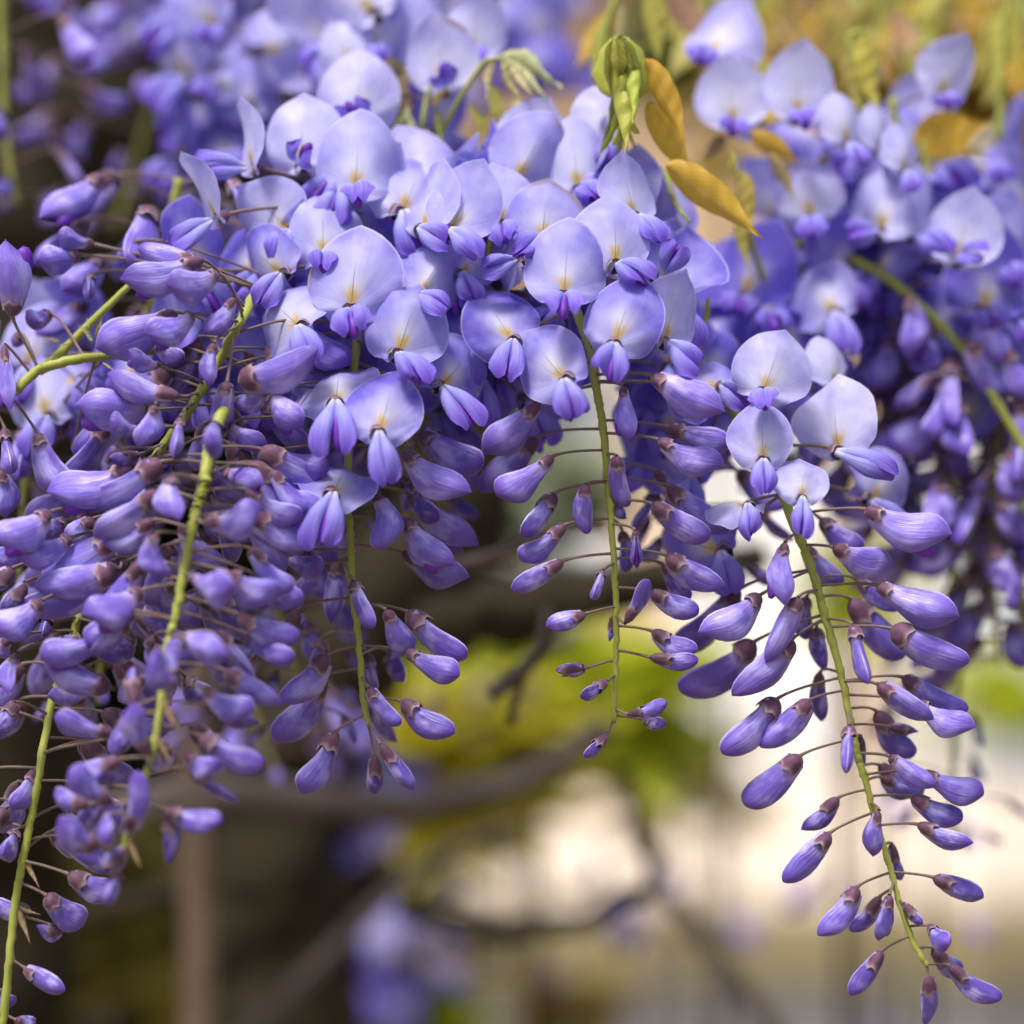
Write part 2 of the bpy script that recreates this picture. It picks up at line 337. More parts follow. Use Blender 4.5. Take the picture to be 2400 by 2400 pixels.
RND = random.Random(4)
class Raceme:
    def __init__(s, pts, r0, r1, label, group='wisteria racemes in bloom', detail=True, nodes=True):
        s.pts = [p + Vector((RND.gauss(0, 1), RND.gauss(0, 1), 0)) * r0 * 0.1 for p in spline(pts, 8)]; s.base = s.pts[0].copy(); s.detail = detail
        s.e = bpy.data.objects.new('wisteria_raceme', None); COL.objects.link(s.e); s.e.location = s.base; s.e.empty_display_size = 0.01
        tag(s.e, label, 'flower cluster', group); s.inv = Matrix.Translation(-s.base); n = len(s.pts)
        r0 *= 1.18; r1 *= 1.18
        rad = [(r0 + (r1 - r0) * (i / (n - 1)) ** 0.8) * (1 + (RND.choice((0, 0, 0.04, 0.13)) if nodes else 0)) for i in range(n)]
        V, F = tube([p - s.base for p in s.pts], rad, 10, 0.18, RND.random() * 9)
        link('stalk', mesh('stalk', V, F, MAT['rachis']), s.e)
    def near(s, p, axis=None):
        i = min(range(len(s.pts)), key=lambda k: (s.pts[k] - p).length + (0.25 * max(0, p.z - s.pts[k].z)))
        return s.pts[max(0, i - 1)]
    def pedicel(s, parent, base, axis, r, bud_parent_inv, at=None):
        a = at if at is not None else s.near(base); d = (base - a).length
        if d < 1e-4: return
        out = (base - a).normalized()
        p1 = a + (out + Vector((0, 0, 0.09))) * d * 0.4; p2 = base - (axis * 0.12 + out * 0.14) * d
        pts = []
        for k in range(9):
            t = k / 8; pts.append(a * (1 - t) ** 3 + p1 * 3 * t * (1 - t) ** 2 + p2 * 3 * t * t * (1 - t) + base * t ** 3)
        rad = [r * (1.35 if k == 0 else 1.05 if k < 7 else 1.25 if k == 7 else 1.6) for k in range(9)]
        V, F = tube(pts, rad, 6, 0, 0, False)
        V = [bud_parent_inv @ v for v in V]
        link('pedicel', mesh('pedicel', V, F, MAT['pedicel']), parent)
    def bud(s, base, tip, w, age=0.4, kind=None, cal=0.27, spin=0.0, up=None, at=None, br=1.0, ped=True):
        ax = tip - base; L = ax.length; axn = ax.normalized()
        x = up if up is not None else Vector((0.0, -0.25, 1)) - axn * axn.z
        if x.length < 0.2 or abs(axn.z) > 0.93: x = Vector((RND.choice((-1, 1)), -0.4, 0.1))
        R = frame(axn, x); R = R @ Matrix.Rotation(math.radians(spin), 3, 'Z')
        if kind is None: kind = 'young' if age > 0.85 else 'slim' if w < 0.42 * L and age <= 0.5 else 'mid' if age > 0.5 else 'ripe'
        if kind == 'ripe' and age < 0.32 and RND.random() < 0.28: kind = 'open'
        mw = s.inv @ trs(base, R, w, w, L)
        col = (min(1, max(0, age + RND.uniform(-0.1, 0.1))), br * RND.uniform(0.9, 1.08), RND.random(), 1)
        o = link('bud', RND.choice(BUDS[kind]), s.e, mw, col)
        tab = BUDP['ripe' if kind == 'open' else kind]; rc = lerp_table(max(cal * 0.8, tab[0][0]), tab) * 1.05
        link('calyx', RND.choice(CALYX), o, trs(Vector((-0.02, 0, 0)), Matrix.Rotation(RND.uniform(0, 6.28), 3, 'Z'), rc, rc * 0.84, cal), (age, 1, RND.random(), 1))
        if kind == 'open':
            link('keel_petal', RND.choice(KEELS), o, trs(Vector((-0.16, 0, 0.2)), frame(Vector((-0.16, 0, 1)), Vector((0, 1, 0))), 1.7, 1.6, 0.80), (age, 1, 0, 1))
        if ped: s.pedicel(o, base, axn, 0.00032, (s.inv @ trs(base, R, w, w, L)).inverted() @ s.inv, at)
        return o
    def flower(s, base, R, W, kdir, age=0.2, var=None, br=1.0, ped=True, klen=0.60, spread=0.0, at=None, nokeel=False):
        f = bpy.data.objects.new('flower', None); COL.objects.link(f); f.parent = s.e; f.empty_display_size = 0.004
        mw = s.inv @ Matrix.Translation(base); f.matrix_basis = mw; fi = Matrix.Translation(-base)
        c = lambda: (min(1, max(0, age + RND.uniform(-0.06, 0.06))), br * RND.uniform(0.94, 1.05), RND.random(), 1)
        link('banner_petal', BANNERS[var if var is not None else RND.choice((1, 3, 5, 6, 7) + tuple(range(9, 21)))], f, trs(Vector(), R, W * RND.uniform(0.94, 1.04), W, W * RND.uniform(0.95, 1.06)), c())
        kd = kdir.normalized(); top = Vector((0, -1, 0.35))
        KRm = frame(kd, kd.cross(top)); off = R @ Vector((0, -0.045 * W, -0.01 * W)); kl = klen * W; kw = 0.64 * W; kl *= 0.80 if -kd.y > 0.7 else 1.0
        if not nokeel:
            for sd_ in (-1, 1):
                Rw = KRm @ Matrix.Rotation(math.radians(sd_ * (spread * 0.6 + RND.uniform(-2.5, 5.5))), 3, 'Y') @ Matrix.Rotation(math.radians(RND.uniform(-7, 7)), 3, 'X') @ Matrix.Rotation(math.radians(RND.uniform(-14, 14)), 3, 'Z')
                link('wing_petal', RND.choice(WINGS[sd_]), f, trs(off, Rw, kw, kw * RND.uniform(0.75, 1.05), kl * RND.uniform(0.92, 1.08)), c())
            link('keel_petal', RND.choice(KEELS), f, trs(off, KRm, kw, kw, kl), c())
        cd = (kd + R @ Vector((0, -0.7, 0.0))).normalized(); cb = -cd * 0.20 * W + R @ Vector((0, 0.03 * W, -0.03 * W))
        link('calyx', RND.choice(CALYX), f, trs(cb, frame(cd, Vector((0, 0, 1))), 0.105 * W, 0.105 * W, 0.22 * W), (0.2, 1, 0, 1))
        if ped: s.pedicel(f, base + cb, cd, 0.00040, fi, at)
        return f

def pxb(r, ox, oy, sc, rows, dz, age=0.35, jit=3.0, **kw):     # buds read off the photograph: base x, y, tip x, y, width [, depth mm [, options]]
    for row in rows:
        bx, by, tx, ty, w = row[:5]; d = row[5] if len(row) > 5 else 0; opt = dict(kw); opt.update(row[6] if len(row) > 6 else {})
        tilt = opt.pop('tilt', RND.uniform(-5, 6)); a = opt.pop('age', age)
        b = P(ox + bx / sc, oy + by / sc, dz + d); t = P(ox + tx / sc, oy + ty / sc, dz + d + tilt)
        r.bud(b, t, w / sc * unit(dz + d) * 1.06, a, spin=opt.pop('spin', RND.uniform(-18, 18)), **opt)
def pxf(r, x, y, W, roll, yaw, pitch, dz, keel, age=0.2, kf=0.6, **kw):   # one open flower: base of its banner, width, lean, where its keel points
    R = Matrix.Rotation(math.radians(roll), 3, 'Y') @ Matrix.Rotation(math.radians(yaw), 3, 'Z') @ Matrix.Rotation(math.radians(-pitch), 3, 'X')
    k = Vector((keel[0] - x, 0, -(keel[1] - y))); k = k.normalized() if k.length > 1 else Vector((0, 0, -1))
    k = (k * math.sqrt(max(0.02, 1 - kf * kf)) + Vector((0, -kf, 0)))
    return r.flower(P(x, y, dz), R, W * unit(dz), k, age, **kw)
def pts(rows): return [P(*q) for q in rows]
def auto(r, t0, t1, n, spread, W, open_t, seed, bw=0.0085, blen=0.019, back=None, age0=0.1, ped=True, var=None, taper=0.62):
    """flowers, then ripe buds, then small dark buds spiralling down a raceme"""
    rd = random.Random(seed); N = len(r.pts) - 1
    for k in range(n):
        t = t0 + (t1 - t0) * (k + 0.5) / n; a = k * 2.39996 + rd.uniform(-0.4, 0.4) + seed; i = min(N, int(t * N)); p = r.pts[i]
        out = Vector((math.cos(a), math.sin(a), 0))
        if back is not None and out.y < back: out.y = abs(out.y) * 0.5 + max(back, 0); out.normalize()
        sz = 1 - taper * max(0, (t - 0.35) / 0.65); d = spread * (1 - 0.45 * t) * rd.uniform(0.75, 1.15)
        base = p + out * d + Vector((0, 0, rd.uniform(-0.15, 0.25) * d))
        if t < open_t:
            yaw = math.degrees(math.atan2(out.x, -out.y)) * rd.uniform(0.45, 0.9)
            R = Matrix.Rotation(math.radians(rd.gauss(0, 30)), 3, 'Y') @ Matrix.Rotation(math.radians(yaw), 3, 'Z') @ Matrix.Rotation(math.radians(-rd.uniform(-15, 60)), 3, 'X')
            kd = Vector((out.x * 0.8 + rd.uniform(-0.2, 0.2), out.y * 0.8 - 0.2, -0.75))
            r.flower(base, R, W * rd.uniform(0.88, 1.08), kd, age0 + 0.45 * t + rd.uniform(-0.05, 0.1), ped=ped, at=p, var=var, klen=rd.choice((0.42, 0.5, 0.58, 0.64)), nokeel=rd.random() < 0.28, spread=rd.uniform(0, 14))
        else:
            dirn = (out + Vector((0, 0, -rd.uniform(0.45, 1.5)))).normalized()
            r.bud(base, base + dirn * blen * sz * rd.uniform(0.85, 1.15), bw * sz * rd.uniform(0.85, 1.1), 0.15 + 0.7 * t, cal=0.24 + 0.14 * t, spin=rd.uniform(-60, 60), at=p, ped=ped)

# ------------------------------------------------------------------ the place behind: ground, road, verge, paving, house
def sheet(name, x0, x1, y0, y1, z, mat, h=0.0):
    if h:
        V = [(x, y, zz) for zz in (z - h, z) for x, y in ((x0, y0), (x1, y0), (x1, y1), (x0, y1))]
        F = [(4, 5, 6, 7), (0, 1, 5, 4), (1, 2, 6, 5), (2, 3, 7, 6), (3, 0, 4, 7), (3, 2, 1, 0)]
    else:
        V = [(x0, y0, z), (x1, y0, z), (x1, y1, z), (x0, y1, z)]; F = [(0, 1, 2, 3)]
    o = link(name, mesh(name, V, F, mat, smooth=False)); o['kind'] = 'structure'; return o
sheet('ground', -200, 200, -30, 300, 0.0, mat_plain('bare_soil', (0.16, 0.12, 0.07), (0.24, 0.19, 0.11), 1.2))
sheet('road', -60, 60, 4.5, 7.45, 0.004, mat_plain('asphalt', (0.075, 0.072, 0.072), (0.12, 0.115, 0.115), 9.0))
sheet('verge', -60, 60, 7.45, 8.75, 0.10, mat_plain('dry_grass_verge', (0.13, 0.105, 0.045), (0.22, 0.17, 0.085), 3.0), 0.1)
sheet('pavement', -60, 60, 8.75, 12.6, 0.12, mat_plain('pale_paving', (0.56, 0.47, 0.38), (0.66, 0.56, 0.46), 2.0), 0.12)
def box(x0, x1, y0, y1, z0, z1):
    V = [(x, y, z) for z in (z0, z1) for x, y in ((x0, y0), (x1, y0), (x1, y1), (x0, y1))]
    return V, [(4, 5, 6, 7), (0, 1, 5, 4), (1, 2, 6, 5), (2, 3, 7, 6), (3, 0, 4, 7), (3, 2, 1, 0)]
def part(name, b, mat, parent): return link(name, mesh(name, b[0], b[1], mat, smooth=False), parent)
M_tan = mat_plain('tan_render', (0.54, 0.38, 0.23), (0.64, 0.47, 0.30), 1.3)
M_cream = mat_plain('cream_render', (0.72, 0.69, 0.60), (0.80, 0.77, 0.69), 1.3)
M_white = mat_plain('white_paint', (0.78, 0.78, 0.77), (0.84, 0.84, 0.83), 8)
M_glass = mat_plain('dim_glass', (0.10, 0.13, 0.17), (0.16, 0.19, 0.23), 0.8, 0.15)
M_roof = mat_plain('clay_roof', (0.28, 0.15, 0.10), (0.38, 0.22, 0.15), 6)
M_bluegrey = mat_plain('blue_grey_paint', (0.36, 0.41, 0.47), (0.44, 0.49, 0.55), 3)
def house(x0, x1, y, h, mat, label, wins, door=None, depth=6.0):
    e = bpy.data.objects.new('house', None); COL.objects.link(e); e.location = ((x0 + x1) / 2, y, 0); ox = (x0 + x1) / 2
    part('wall', box(x0 - ox, x1 - ox, 0, depth, 0, h), mat, e)
    rf = part('roof', ([(x0 - ox - .3, -.4, h + .003), (x1 - ox + .3, -.4, h + .003), (x1 - ox + .3, depth + .4, h + .003), (x0 - ox - .3, depth + .4, h + .003),
        (x0 - ox - .3, depth / 2, h + 1.9), (x1 - ox + .3, depth / 2, h + 1.9)], [(0, 1, 5, 4), (2, 3, 4, 5), (0, 4, 3), (1, 2, 5), (3, 2, 1, 0)]), M_roof, e)
    for (a, b, c, d) in wins:
        w = part('window', box(a - ox, b - ox, -0.05, -0.003, c, d), M_white, e)
        m = (a + b) / 2 - ox
        for p, q in ((a - ox + .07, m - .03), (m + .03, b - ox - .07)): part('pane', box(p, q, -0.07, -0.053, c + .07, d - .07), M_glass, w)
        part('sill', box(a - ox - .06, b - ox + .06, -0.16, -0.003, c - .09, c - .006), M_white, w)
    if door:
        d = part('door', box(door[0] - ox, door[1] - ox, -0.06, -0.003, 0.12, 2.2), M_white, e)
        part('handle', box(door[1] - ox - .2, door[1] - ox - .1, -0.12, -0.063, 1.08, 1.13), M_glass, d)
    return tag(e, label, 'house', 'houses across the road')
house(-1.6, 1.92, 12.6, 4.6, M_tan, 'tan rendered house across the road, behind the hanging middle raceme', [(-0.1, 0.6, 1.3, 2.5)], (0.9, 1.75))
house(2.0, 8.0, 12.9, 4.8, M_cream, 'cream house with blue-grey garage, across the road beyond the longest raceme', [(2.25, 2.75, 1.1, 2.0)], None)
gd = bpy.data.objects.new('garage_door', None); COL.objects.link(gd); gd.location = (3.1, 12.86, 0.12)
for k in range(5): part('panel', box(-0.55, 1.6, -0.06, -0.01, 0.02 + k * 0.36, 0.37 + k * 0.36), M_bluegrey, gd)
tag(gd, 'blue-grey panelled garage door in the cream house wall', 'garage door')
house(-14, -1.7, 13.2, 4.2, M_tan, 'low tan house behind the dark hedge', [(-6, -5, 1.2, 2.3), (-10, -9, 1.2, 2.3)], (-7.6, -6.7))

# ------------------------------------------------------------------ trunks, branches, post
def limb(name, rows, dist, w0, w1, mat, label, cat, wob=0.35, seed=1, group=None, dists=None):
    q = [PD(x, y, (dists[i] if dists else dist)) for i, (x, y) in enumerate(rows)]; p = spline(q, 7); n = len(p); b = p[0].copy()
    rad = [(w0 + (w1 - w0) * i / (n - 1)) * 0.5 * HALF * dist / 1200 for i in range(n)]
    V, F = tube([v - b for v in p], rad, 16, wob, seed)
    o = link(name, mesh(name, V, F, mat)); o.location = b; return tag(o, label, cat, group)
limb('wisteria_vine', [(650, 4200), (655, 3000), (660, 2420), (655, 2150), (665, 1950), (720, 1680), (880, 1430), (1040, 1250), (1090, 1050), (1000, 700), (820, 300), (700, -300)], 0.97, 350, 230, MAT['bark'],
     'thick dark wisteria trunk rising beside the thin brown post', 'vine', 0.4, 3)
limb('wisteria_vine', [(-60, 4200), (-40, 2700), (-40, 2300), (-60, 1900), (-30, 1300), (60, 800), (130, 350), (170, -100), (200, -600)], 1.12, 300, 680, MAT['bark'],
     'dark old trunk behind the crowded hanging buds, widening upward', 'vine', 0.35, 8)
limb('post', [(480, 4200), (478, 3000), (470, 2300), (462, 1900), (455, 1500)], 0.86, 88, 84, MAT['post'], 'thin brown weathered post beside the dark trunk', 'post', 0.05, 2)
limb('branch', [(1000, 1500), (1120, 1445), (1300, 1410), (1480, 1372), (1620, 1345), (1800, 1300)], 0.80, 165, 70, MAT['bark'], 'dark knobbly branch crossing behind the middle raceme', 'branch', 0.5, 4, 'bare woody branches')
limb('branch', [(1290, 1430), (1275, 1500), (1235, 1560), (1185, 1600), (1150, 1632)], 0.66, 44, 34, MAT['twig'], 'short broken grey stub below the knobbly branch', 'branch', 0.4, 5, 'bare woody branches')
limb('branch', [(1235, 1555), (1205, 1640), (1200, 1700)], 0.665, 30, 18, MAT['twig'], 'fork of thin grey twig under the broken stub', 'branch', 0.3, 15, 'bare woody branches')
limb('branch', [(1020, 1330), (1110, 1316), (1190, 1290), (1260, 1255), (1345, 1240), (1420, 1235)], 0.66, 34, 26, MAT['twig'], 'thin grey twig passing just behind the middle raceme buds', 'branch', 0.3, 6, 'bare woody branches')
limb('branch', [(250, 1905), (420, 1868), (600, 1862), (800, 1880), (960, 1890), (1060, 1868), (1200, 1840), (1330, 1770), (1420, 1690)], 0.86, 95, 58, MAT['twig'], 'level grey branch crossing the trunk below the buds', 'branch', 0.3, 7, 'bare woody branches')
limb('branch', [(480, 2520), (640, 2370), (800, 2210), (940, 2070), (1060, 1990), (1230, 1930)], 0.92, 46, 30, MAT['twig'], 'slanting brown branch leaning out past the trunk', 'branch', 0.2, 9, 'bare woody branches')
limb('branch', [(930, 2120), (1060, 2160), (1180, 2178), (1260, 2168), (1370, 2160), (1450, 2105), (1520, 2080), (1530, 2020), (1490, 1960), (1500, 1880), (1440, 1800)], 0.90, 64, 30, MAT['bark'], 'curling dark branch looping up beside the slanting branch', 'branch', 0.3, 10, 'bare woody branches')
limb('branch', [(1580, 2100), (1650, 2190), (1720, 2290), (1800, 2400), (1900, 2540)], 0.98, 44, 54, MAT['twig'], 'smooth straight brown branch slanting down to the road', 'branch', 0.15, 11, 'bare woody branches')
limb('branch', [(180, 2150), (330, 2110), (480, 2075), (620, 2090)], 0.9, 60, 50, MAT['bark'], 'short dark branch reaching behind the thin post', 'branch', 0.3, 12, 'bare woody branches')

# ------------------------------------------------------------------ shrubs: leaf faces round a stem
def shrub(name, px, py, dist, rx, rz, n, ls, mat, label, seed, cat='shrub', ry=None, hollow=0.3, group='leafy shrubs behind the wisteria'):
    rd = random.Random(seed); c = PD(px, py, dist); k = HALF * dist / 1200; RX, RZ = rx * k, rz * k; RY = ry if ry else min(RX, RZ) * 0.8
    e = bpy.data.objects.new(name, None); COL.objects.link(e); e.location = (c.x, c.y, 0); V = []; F = []
    clumps = [Vector((rd.uniform(-1, 1), rd.uniform(-1, 1), rd.uniform(-1, 1))) for _ in range(14)]
    for _ in range(n):
        q = rd.choice(clumps); d = Vector((rd.gauss(0, 1), rd.gauss(0, 1), rd.gauss(0, 1))).normalized()
        u = q * 0.55 + d * rd.uniform(hollow, 0.62)
        if u.length > 1.05: u = u.normalized() * rd.uniform(0.8, 1.05)
        p = Vector((u.x * RX, u.y * RY, c.z + u.z * RZ)); a = rd.uniform(0, 6.28); L = ls * rd.uniform(0.6, 1.3)
        t = Vector((math.cos(a), math.sin(a), rd.uniform(-0.9, 0.1))).normalized(); s = t.cross(Vector((rd.uniform(-.4, .4), rd.uniform(-.4, .4), 1))).normalized(); nn = t.cross(s)
        i = len(V)
        V += [p, p + t * L * 0.45 + s * L * 0.24 + nn * L * 0.05, p + t * L - nn * L * 0.1, p + t * L * 0.45 - s * L * 0.24 + nn * L * 0.05]
        F += [(i, i + 1, i + 2), (i, i + 2, i + 3)]
    link('crown', mesh('crown', V, F, mat, smooth=False), e)
    for _ in range(3):
        a = rd.uniform(0, 6.28); p = spline([Vector((0.02 * math.cos(a), 0.02 * math.sin(a), 0)), Vector((math.cos(a) * RX * .15, math.sin(a) * RY * .15, c.z * .5)), Vector((math.cos(a) * RX * .4, math.sin(a) * RY * .4, c.z))], 6)
        tv, tf = tube(p, [0.003 - 0.0018 * q / (len(p) - 1) for q in range(len(p))], 6); link('trunk', mesh('trunk', tv, tf, MAT['bark']), e)
    return tag(e, label, cat, group)
F_lime = mat_foliage('lime_leaves', (0.52, 0.58, 0.025), (0.60, 0.64, 0.05), (0.40, 0.48, 0.02))
F_yell = mat_foliage('yellow_leaves', (0.60, 0.54, 0.03), (0.66, 0.60, 0.06), (0.50, 0.44, 0.04))
F_oliv = mat_foliage('olive_leaves', (0.26, 0.24, 0.05), (0.38, 0.32, 0.07), (0.34, 0.24, 0.08))
F_gold = mat_foliage('bronze_leaves', (0.46, 0.34, 0.07), (0.58, 0.44, 0.10), (0.50, 0.30, 0.16))
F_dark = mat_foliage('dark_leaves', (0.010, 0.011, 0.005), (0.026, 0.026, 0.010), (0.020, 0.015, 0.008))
shrub('shrub', 1290, 1570, 1.25, 165, 140, 800, 0.075, F_lime, 'lime green bush glowing behind the tip of the middle raceme', 1)
shrub('shrub', 1000, 1700, 1.15, 140, 140, 420, 0.07, F_yell, 'yellow leafed bush between the trunk and the grey stub', 2)
shrub('shrub', 320, 2130, 1.25, 170, 230, 420, 0.045, F_oliv, 'olive yellow bush seen between the old trunk and the post', 3)
shrub('shrub', 1600, 1800, 1.8, 230, 200, 70, 0.055, F_oliv, 'sparse olive bush standing before the tan house', 4)
shrub('shrub', 1330, 2350, 1.4, 60, 80, 120, 0.04, F_gold, 'small bronze bush under the curling branch', 5)
shrub('shrub', 1055, 2350, 1.25, 40, 40, 50, 0.04, F_lime, 'small green bush under the slanting branch', 12)
shrub('shrub', 1250, 1130, 1.6, 180, 150, 320, 0.05, mat_foliage('grey_green_leaves', (0.30, 0.36, 0.22), (0.42, 0.46, 0.32), (0.34, 0.36, 0.16)), 'grey-green bush glimpsed through the middle raceme pedicels', 6)
shrub('shrub', 2370, 1600, 2.2, 70, 90, 120, 0.06, F_lime, 'lime bush beside the garage door', 7)
shrub('hedge', 300, 1300, 1.75, 900, 1500, 9000, 0.075, F_dark, 'tall hedge added as a dark backdrop for shade behind the two trunks', 8, 'hedge', 0.14, 0.05)  # near-black leaves added so the gaps between flowers read as shade
shrub('shrub', 2080, 170, 1.05, 420, 250, 230, 0.05, F_gold, 'bronze young wisteria foliage above the arching stem', 9)
shrub('shrub', 1690, 70, 1.3, 70, 130, 200, 0.05, mat_foliage('green_leaves', (0.06, 0.13, 0.012), (0.12, 0.20, 0.02), (0.10, 0.14, 0.02)), 'deep green leaf tuft above the paired pale flowers', 10)
shrub('shrub', 2010, 1360, 1.3, 100, 130, 70, 0.035, F_lime, 'loose lime bush behind the longest raceme', 11)

# ------------------------------------------------------------------ racemes in focus
R1 = Raceme(pts([(1285, 430, -24), (1305, 560, -14), (1338, 690, -4), (1357, 746, 0), (1372, 786, 0), (1386, 833, 0), (1395, 895, 0), (1406, 957, 0), (1417, 1035, 0), (1423, 1112, 0), (1428, 1172, 0), (1435, 1263, 0), (1441, 1354, 0), (1444, 1444, 0), (1444, 1535, 0), (1442, 1625, 0), (1440, 1694, 0)]),
    0.00105, 0.0005, 'straight raceme, pale flowers above and small dark buds at its tip, before the lime bush')
c3 = (1100, 600, 3.22); cD = (1100, 1100, 2.76); c4 = (500, 600, 3.22); cA = (1600, 1100, 2.415); c8 = (1200, 1800, 1.61); cC = (500, 1100, 2.415); L1 = (0, 500, 2.76); L2 = (0, 1100, 2.76); c7 = (0, 1800, 1.61)
pxb(R1, *c3, [(1380, 900, 1925, 1200, 285, 8, dict(age=.15, cal=.2)), (1430, 1385, 1900, 1620, 235, 6, dict(age=.3, cal=.22)), (1500, 1290, 1985, 1455, 230, -8, dict(age=.3)),
    (1165, 985, 1195, 1390, 175, 5, dict(age=.1, kind='open', cal=.2)), (1112, 1510, 1150, 1895, 150, 5, dict(age=.3, cal=.25)), (530, 1100, 120, 1510, 250, 0, dict(age=.3)), (630, 1510, 225, 1835, 230, 4, dict(age=.25, cal=.22)),
    (500, 1370, 95, 1790, 210, -14, dict(age=.7)), (640, 1790, 400, 2130, 195, -2, dict(age=.75, cal=.34))], 0)
pxb(R1, *cD, [(755, 98, 735, 418, 120, 5, dict(age=.35, cal=.24)), (615, 360, 345, 605, 165, 2, dict(age=.45, cal=.3)), (605, 592, 275, 792, 145, 0, dict(age=.6, cal=.36)),
    (1185, 222, 1535, 472, 165, 5, dict(age=.45, cal=.28)), (1285, 110, 1662, 425, 175, -6, dict(age=.35)), (1075, 395, 1080, 642, 122, 7, dict(age=.2, kind='open')), (1275, 555, 1632, 795, 170, 2, dict(age=.5, cal=.3)),
    (1250, 610, 1412, 858, 100, -7, dict(age=.8)), (865, 655, 795, 852, 100, 6, dict(age=.6, cal=.2)), (1010, 992, 1172, 715, 108, 6, dict(age=.65, cal=.42, tilt=2)), (1172, 790, 1472, 955, 145, 2, dict(age=.6, cal=.34)),
    (748, 935, 498, 1022, 118, 3, dict(age=.72, cal=.35)), (1182, 1045, 1460, 1205, 135, 0, dict(age=.72, cal=.42)), (1172, 1215, 1478, 1262, 108, 4, dict(age=.8, cal=.45, kind='mid')), (748, 1285, 560, 1310, 92, 0, dict(age=1, cal=.8, kind='young')),
    (888, 1370, 718, 1485, 98, 3, dict(age=.8, cal=.45, kind='mid')), (1032, 1585, 1282, 1525, 92, 4, dict(age=.75, cal=.42, kind='mid')), (1120, 1615, 1272, 1660, 92, -3, dict(age=.95, cal=.3)), (895, 1702, 742, 1872, 88, 2, dict(age=.85, cal=.55, kind='mid')),
    (1205, 10, 1450, 290, 130, -12, dict(age=.8)), (915, 975, 915, 1118, 45, -5, dict(age=1, cal=.5)), (990, 400, 1030, 660, 110, -14, dict(age=.8)), (950, 230, 1010, 330, 80, -12, dict(age=.9))], 0)
pxf(R1, 1322, 692, 211, 4, 0, 14, 10, (1313, 790), .30, .80, var=0, spread=10)
pxf(R1, 1441, 806, 200, 16, -6, 16, 14, (1422, 925), .36, .55, var=2, spread=12)
pxf(R1, 1324, 890, 200, -44, -8, 34, 15, (1345, 1015), .34, .42, var=3)
pxf(R1, 1202, 798, 186, -28, 10, 24, 2, (1185, 915), .5, .5, var=1)
pxf(R1, 1445, 618, 186, 3, 16, 14, 2, (1490, 655), .22, .6, var=3)
pxf(R1, 1562, 800, 178, 22, 42, 16, 4, (1662, 915), .22, .45, var=4)
pxf(R1, 1490, 505, 170, -8, 42, 12, -8, (1560, 600), .10, .5, var=4)
pxf(R1, 1550, 640, 150, 40, 35, 30, -4, (1600, 560), .4, .5, var=6)
pxf(R1, 1690, 905, 170, -60, 30, 40, -8, (1790, 990), .4, .5, var=2)

R2 = Raceme(pts([(1640, 850, -26), (1690, 930, -20), (1752, 1006, -12), (1820, 1125, -5), (1869, 1249, 0), (1890, 1299, 0), (1915, 1373, 0), (1931, 1440, 0), (1956, 1522, 0), (1975, 1597, 0), (1991, 1680, 0), (2006, 1746, 0), (2018, 1796, 0), (2035, 1850, 0), (2045, 1895, 0), (2070, 1980, 1), (2095, 2067, 2), (2125, 2172, 3), (2157, 2238, 4), (2172, 2262, 4)]),
    0.00105, 0.0005, 'longest open raceme, its green stalk leaning and hung with ripe violet buds, beside the road')
pxb(R2, *cA, [(1035, 225, 1505, 420, 235, 4, dict(age=0, kind='open', cal=.2)), (855, 440, 1185, 570, 180, 6, dict(age=.3, cal=.2)), (1100, 655, 1555, 860, 205, 2, dict(age=.25, cal=.2)), (1180, 900, 1605, 1120, 180, 3, dict(age=.25, cal=.24)),
    (1105, 1215, 1415, 1425, 135, 7, dict(age=.35, cal=.25)), (1245, 1175, 1600, 1390, 120, -3, dict(age=.45, cal=.24)), (1330, 1320, 1645, 1490, 155, 2, dict(age=.3, cal=.2)), (962, 880, 1045, 1225, 125, 9, dict(age=.3, cal=.25)),
    (580, 415, 550, 772, 150, 8, dict(age=.15, kind='open', cal=.2)), (655, 725, 480, 1100, 125, 9, dict(age=.25, cal=.2)), (620, 960, 300, 1300, 175, 4, dict(age=.25, cal=.2)), (440, 710, 115, 965, 200, 0, dict(age=.2, cal=.2)),
    (405, 975, 25, 1300, 205, -10, dict(age=.6, cal=.24)), (320, 680, 0, 1035, 180, -16, dict(age=.75)), (535, 1298, 245, 1630, 175, 0, dict(age=.5, cal=.24)), (722, 1305, 455, 1588, 145, 3, dict(age=.3, cal=.24)), (665, 1620, 365, 1918, 160, 2, dict(age=.4, cal=.26)),
    (945, 1450, 925, 1725, 108, 9, dict(age=.35, cal=.24)), (1008, 1510, 1002, 1712, 62, -3, dict(age=.9, cal=.5)), (1100, 1370, 1275, 1645, 145, -10, dict(age=.55, cal=.36)), (1170, 1455, 1335, 1490, 70, -8, dict(age=.9, cal=.6)), (955, 735, 1235, 1085, 165, -12, dict(age=.5, cal=.32)),
    (1172, 1625, 1425, 1805, 100, 5, dict(age=.15, cal=.12)), (1355, 1710, 1695, 1865, 155, 2, dict(age=.3, cal=.25)), (1115, 1675, 1345, 1860, 120, -9, dict(age=.6)), (775, 1150, 770, 1425, 100, -14, dict(age=.85)), (755, 895, 790, 1145, 95, -14, dict(age=.9)),
    (690, 430, 880, 670, 130, -12, dict(age=.6)), (990, 620, 1210, 810, 110, -14, dict(age=.8)), (780, 280, 1010, 480, 150, -16, dict(age=.7)), (700, 720, 660, 960, 130, -16, dict(age=.8))], 0)
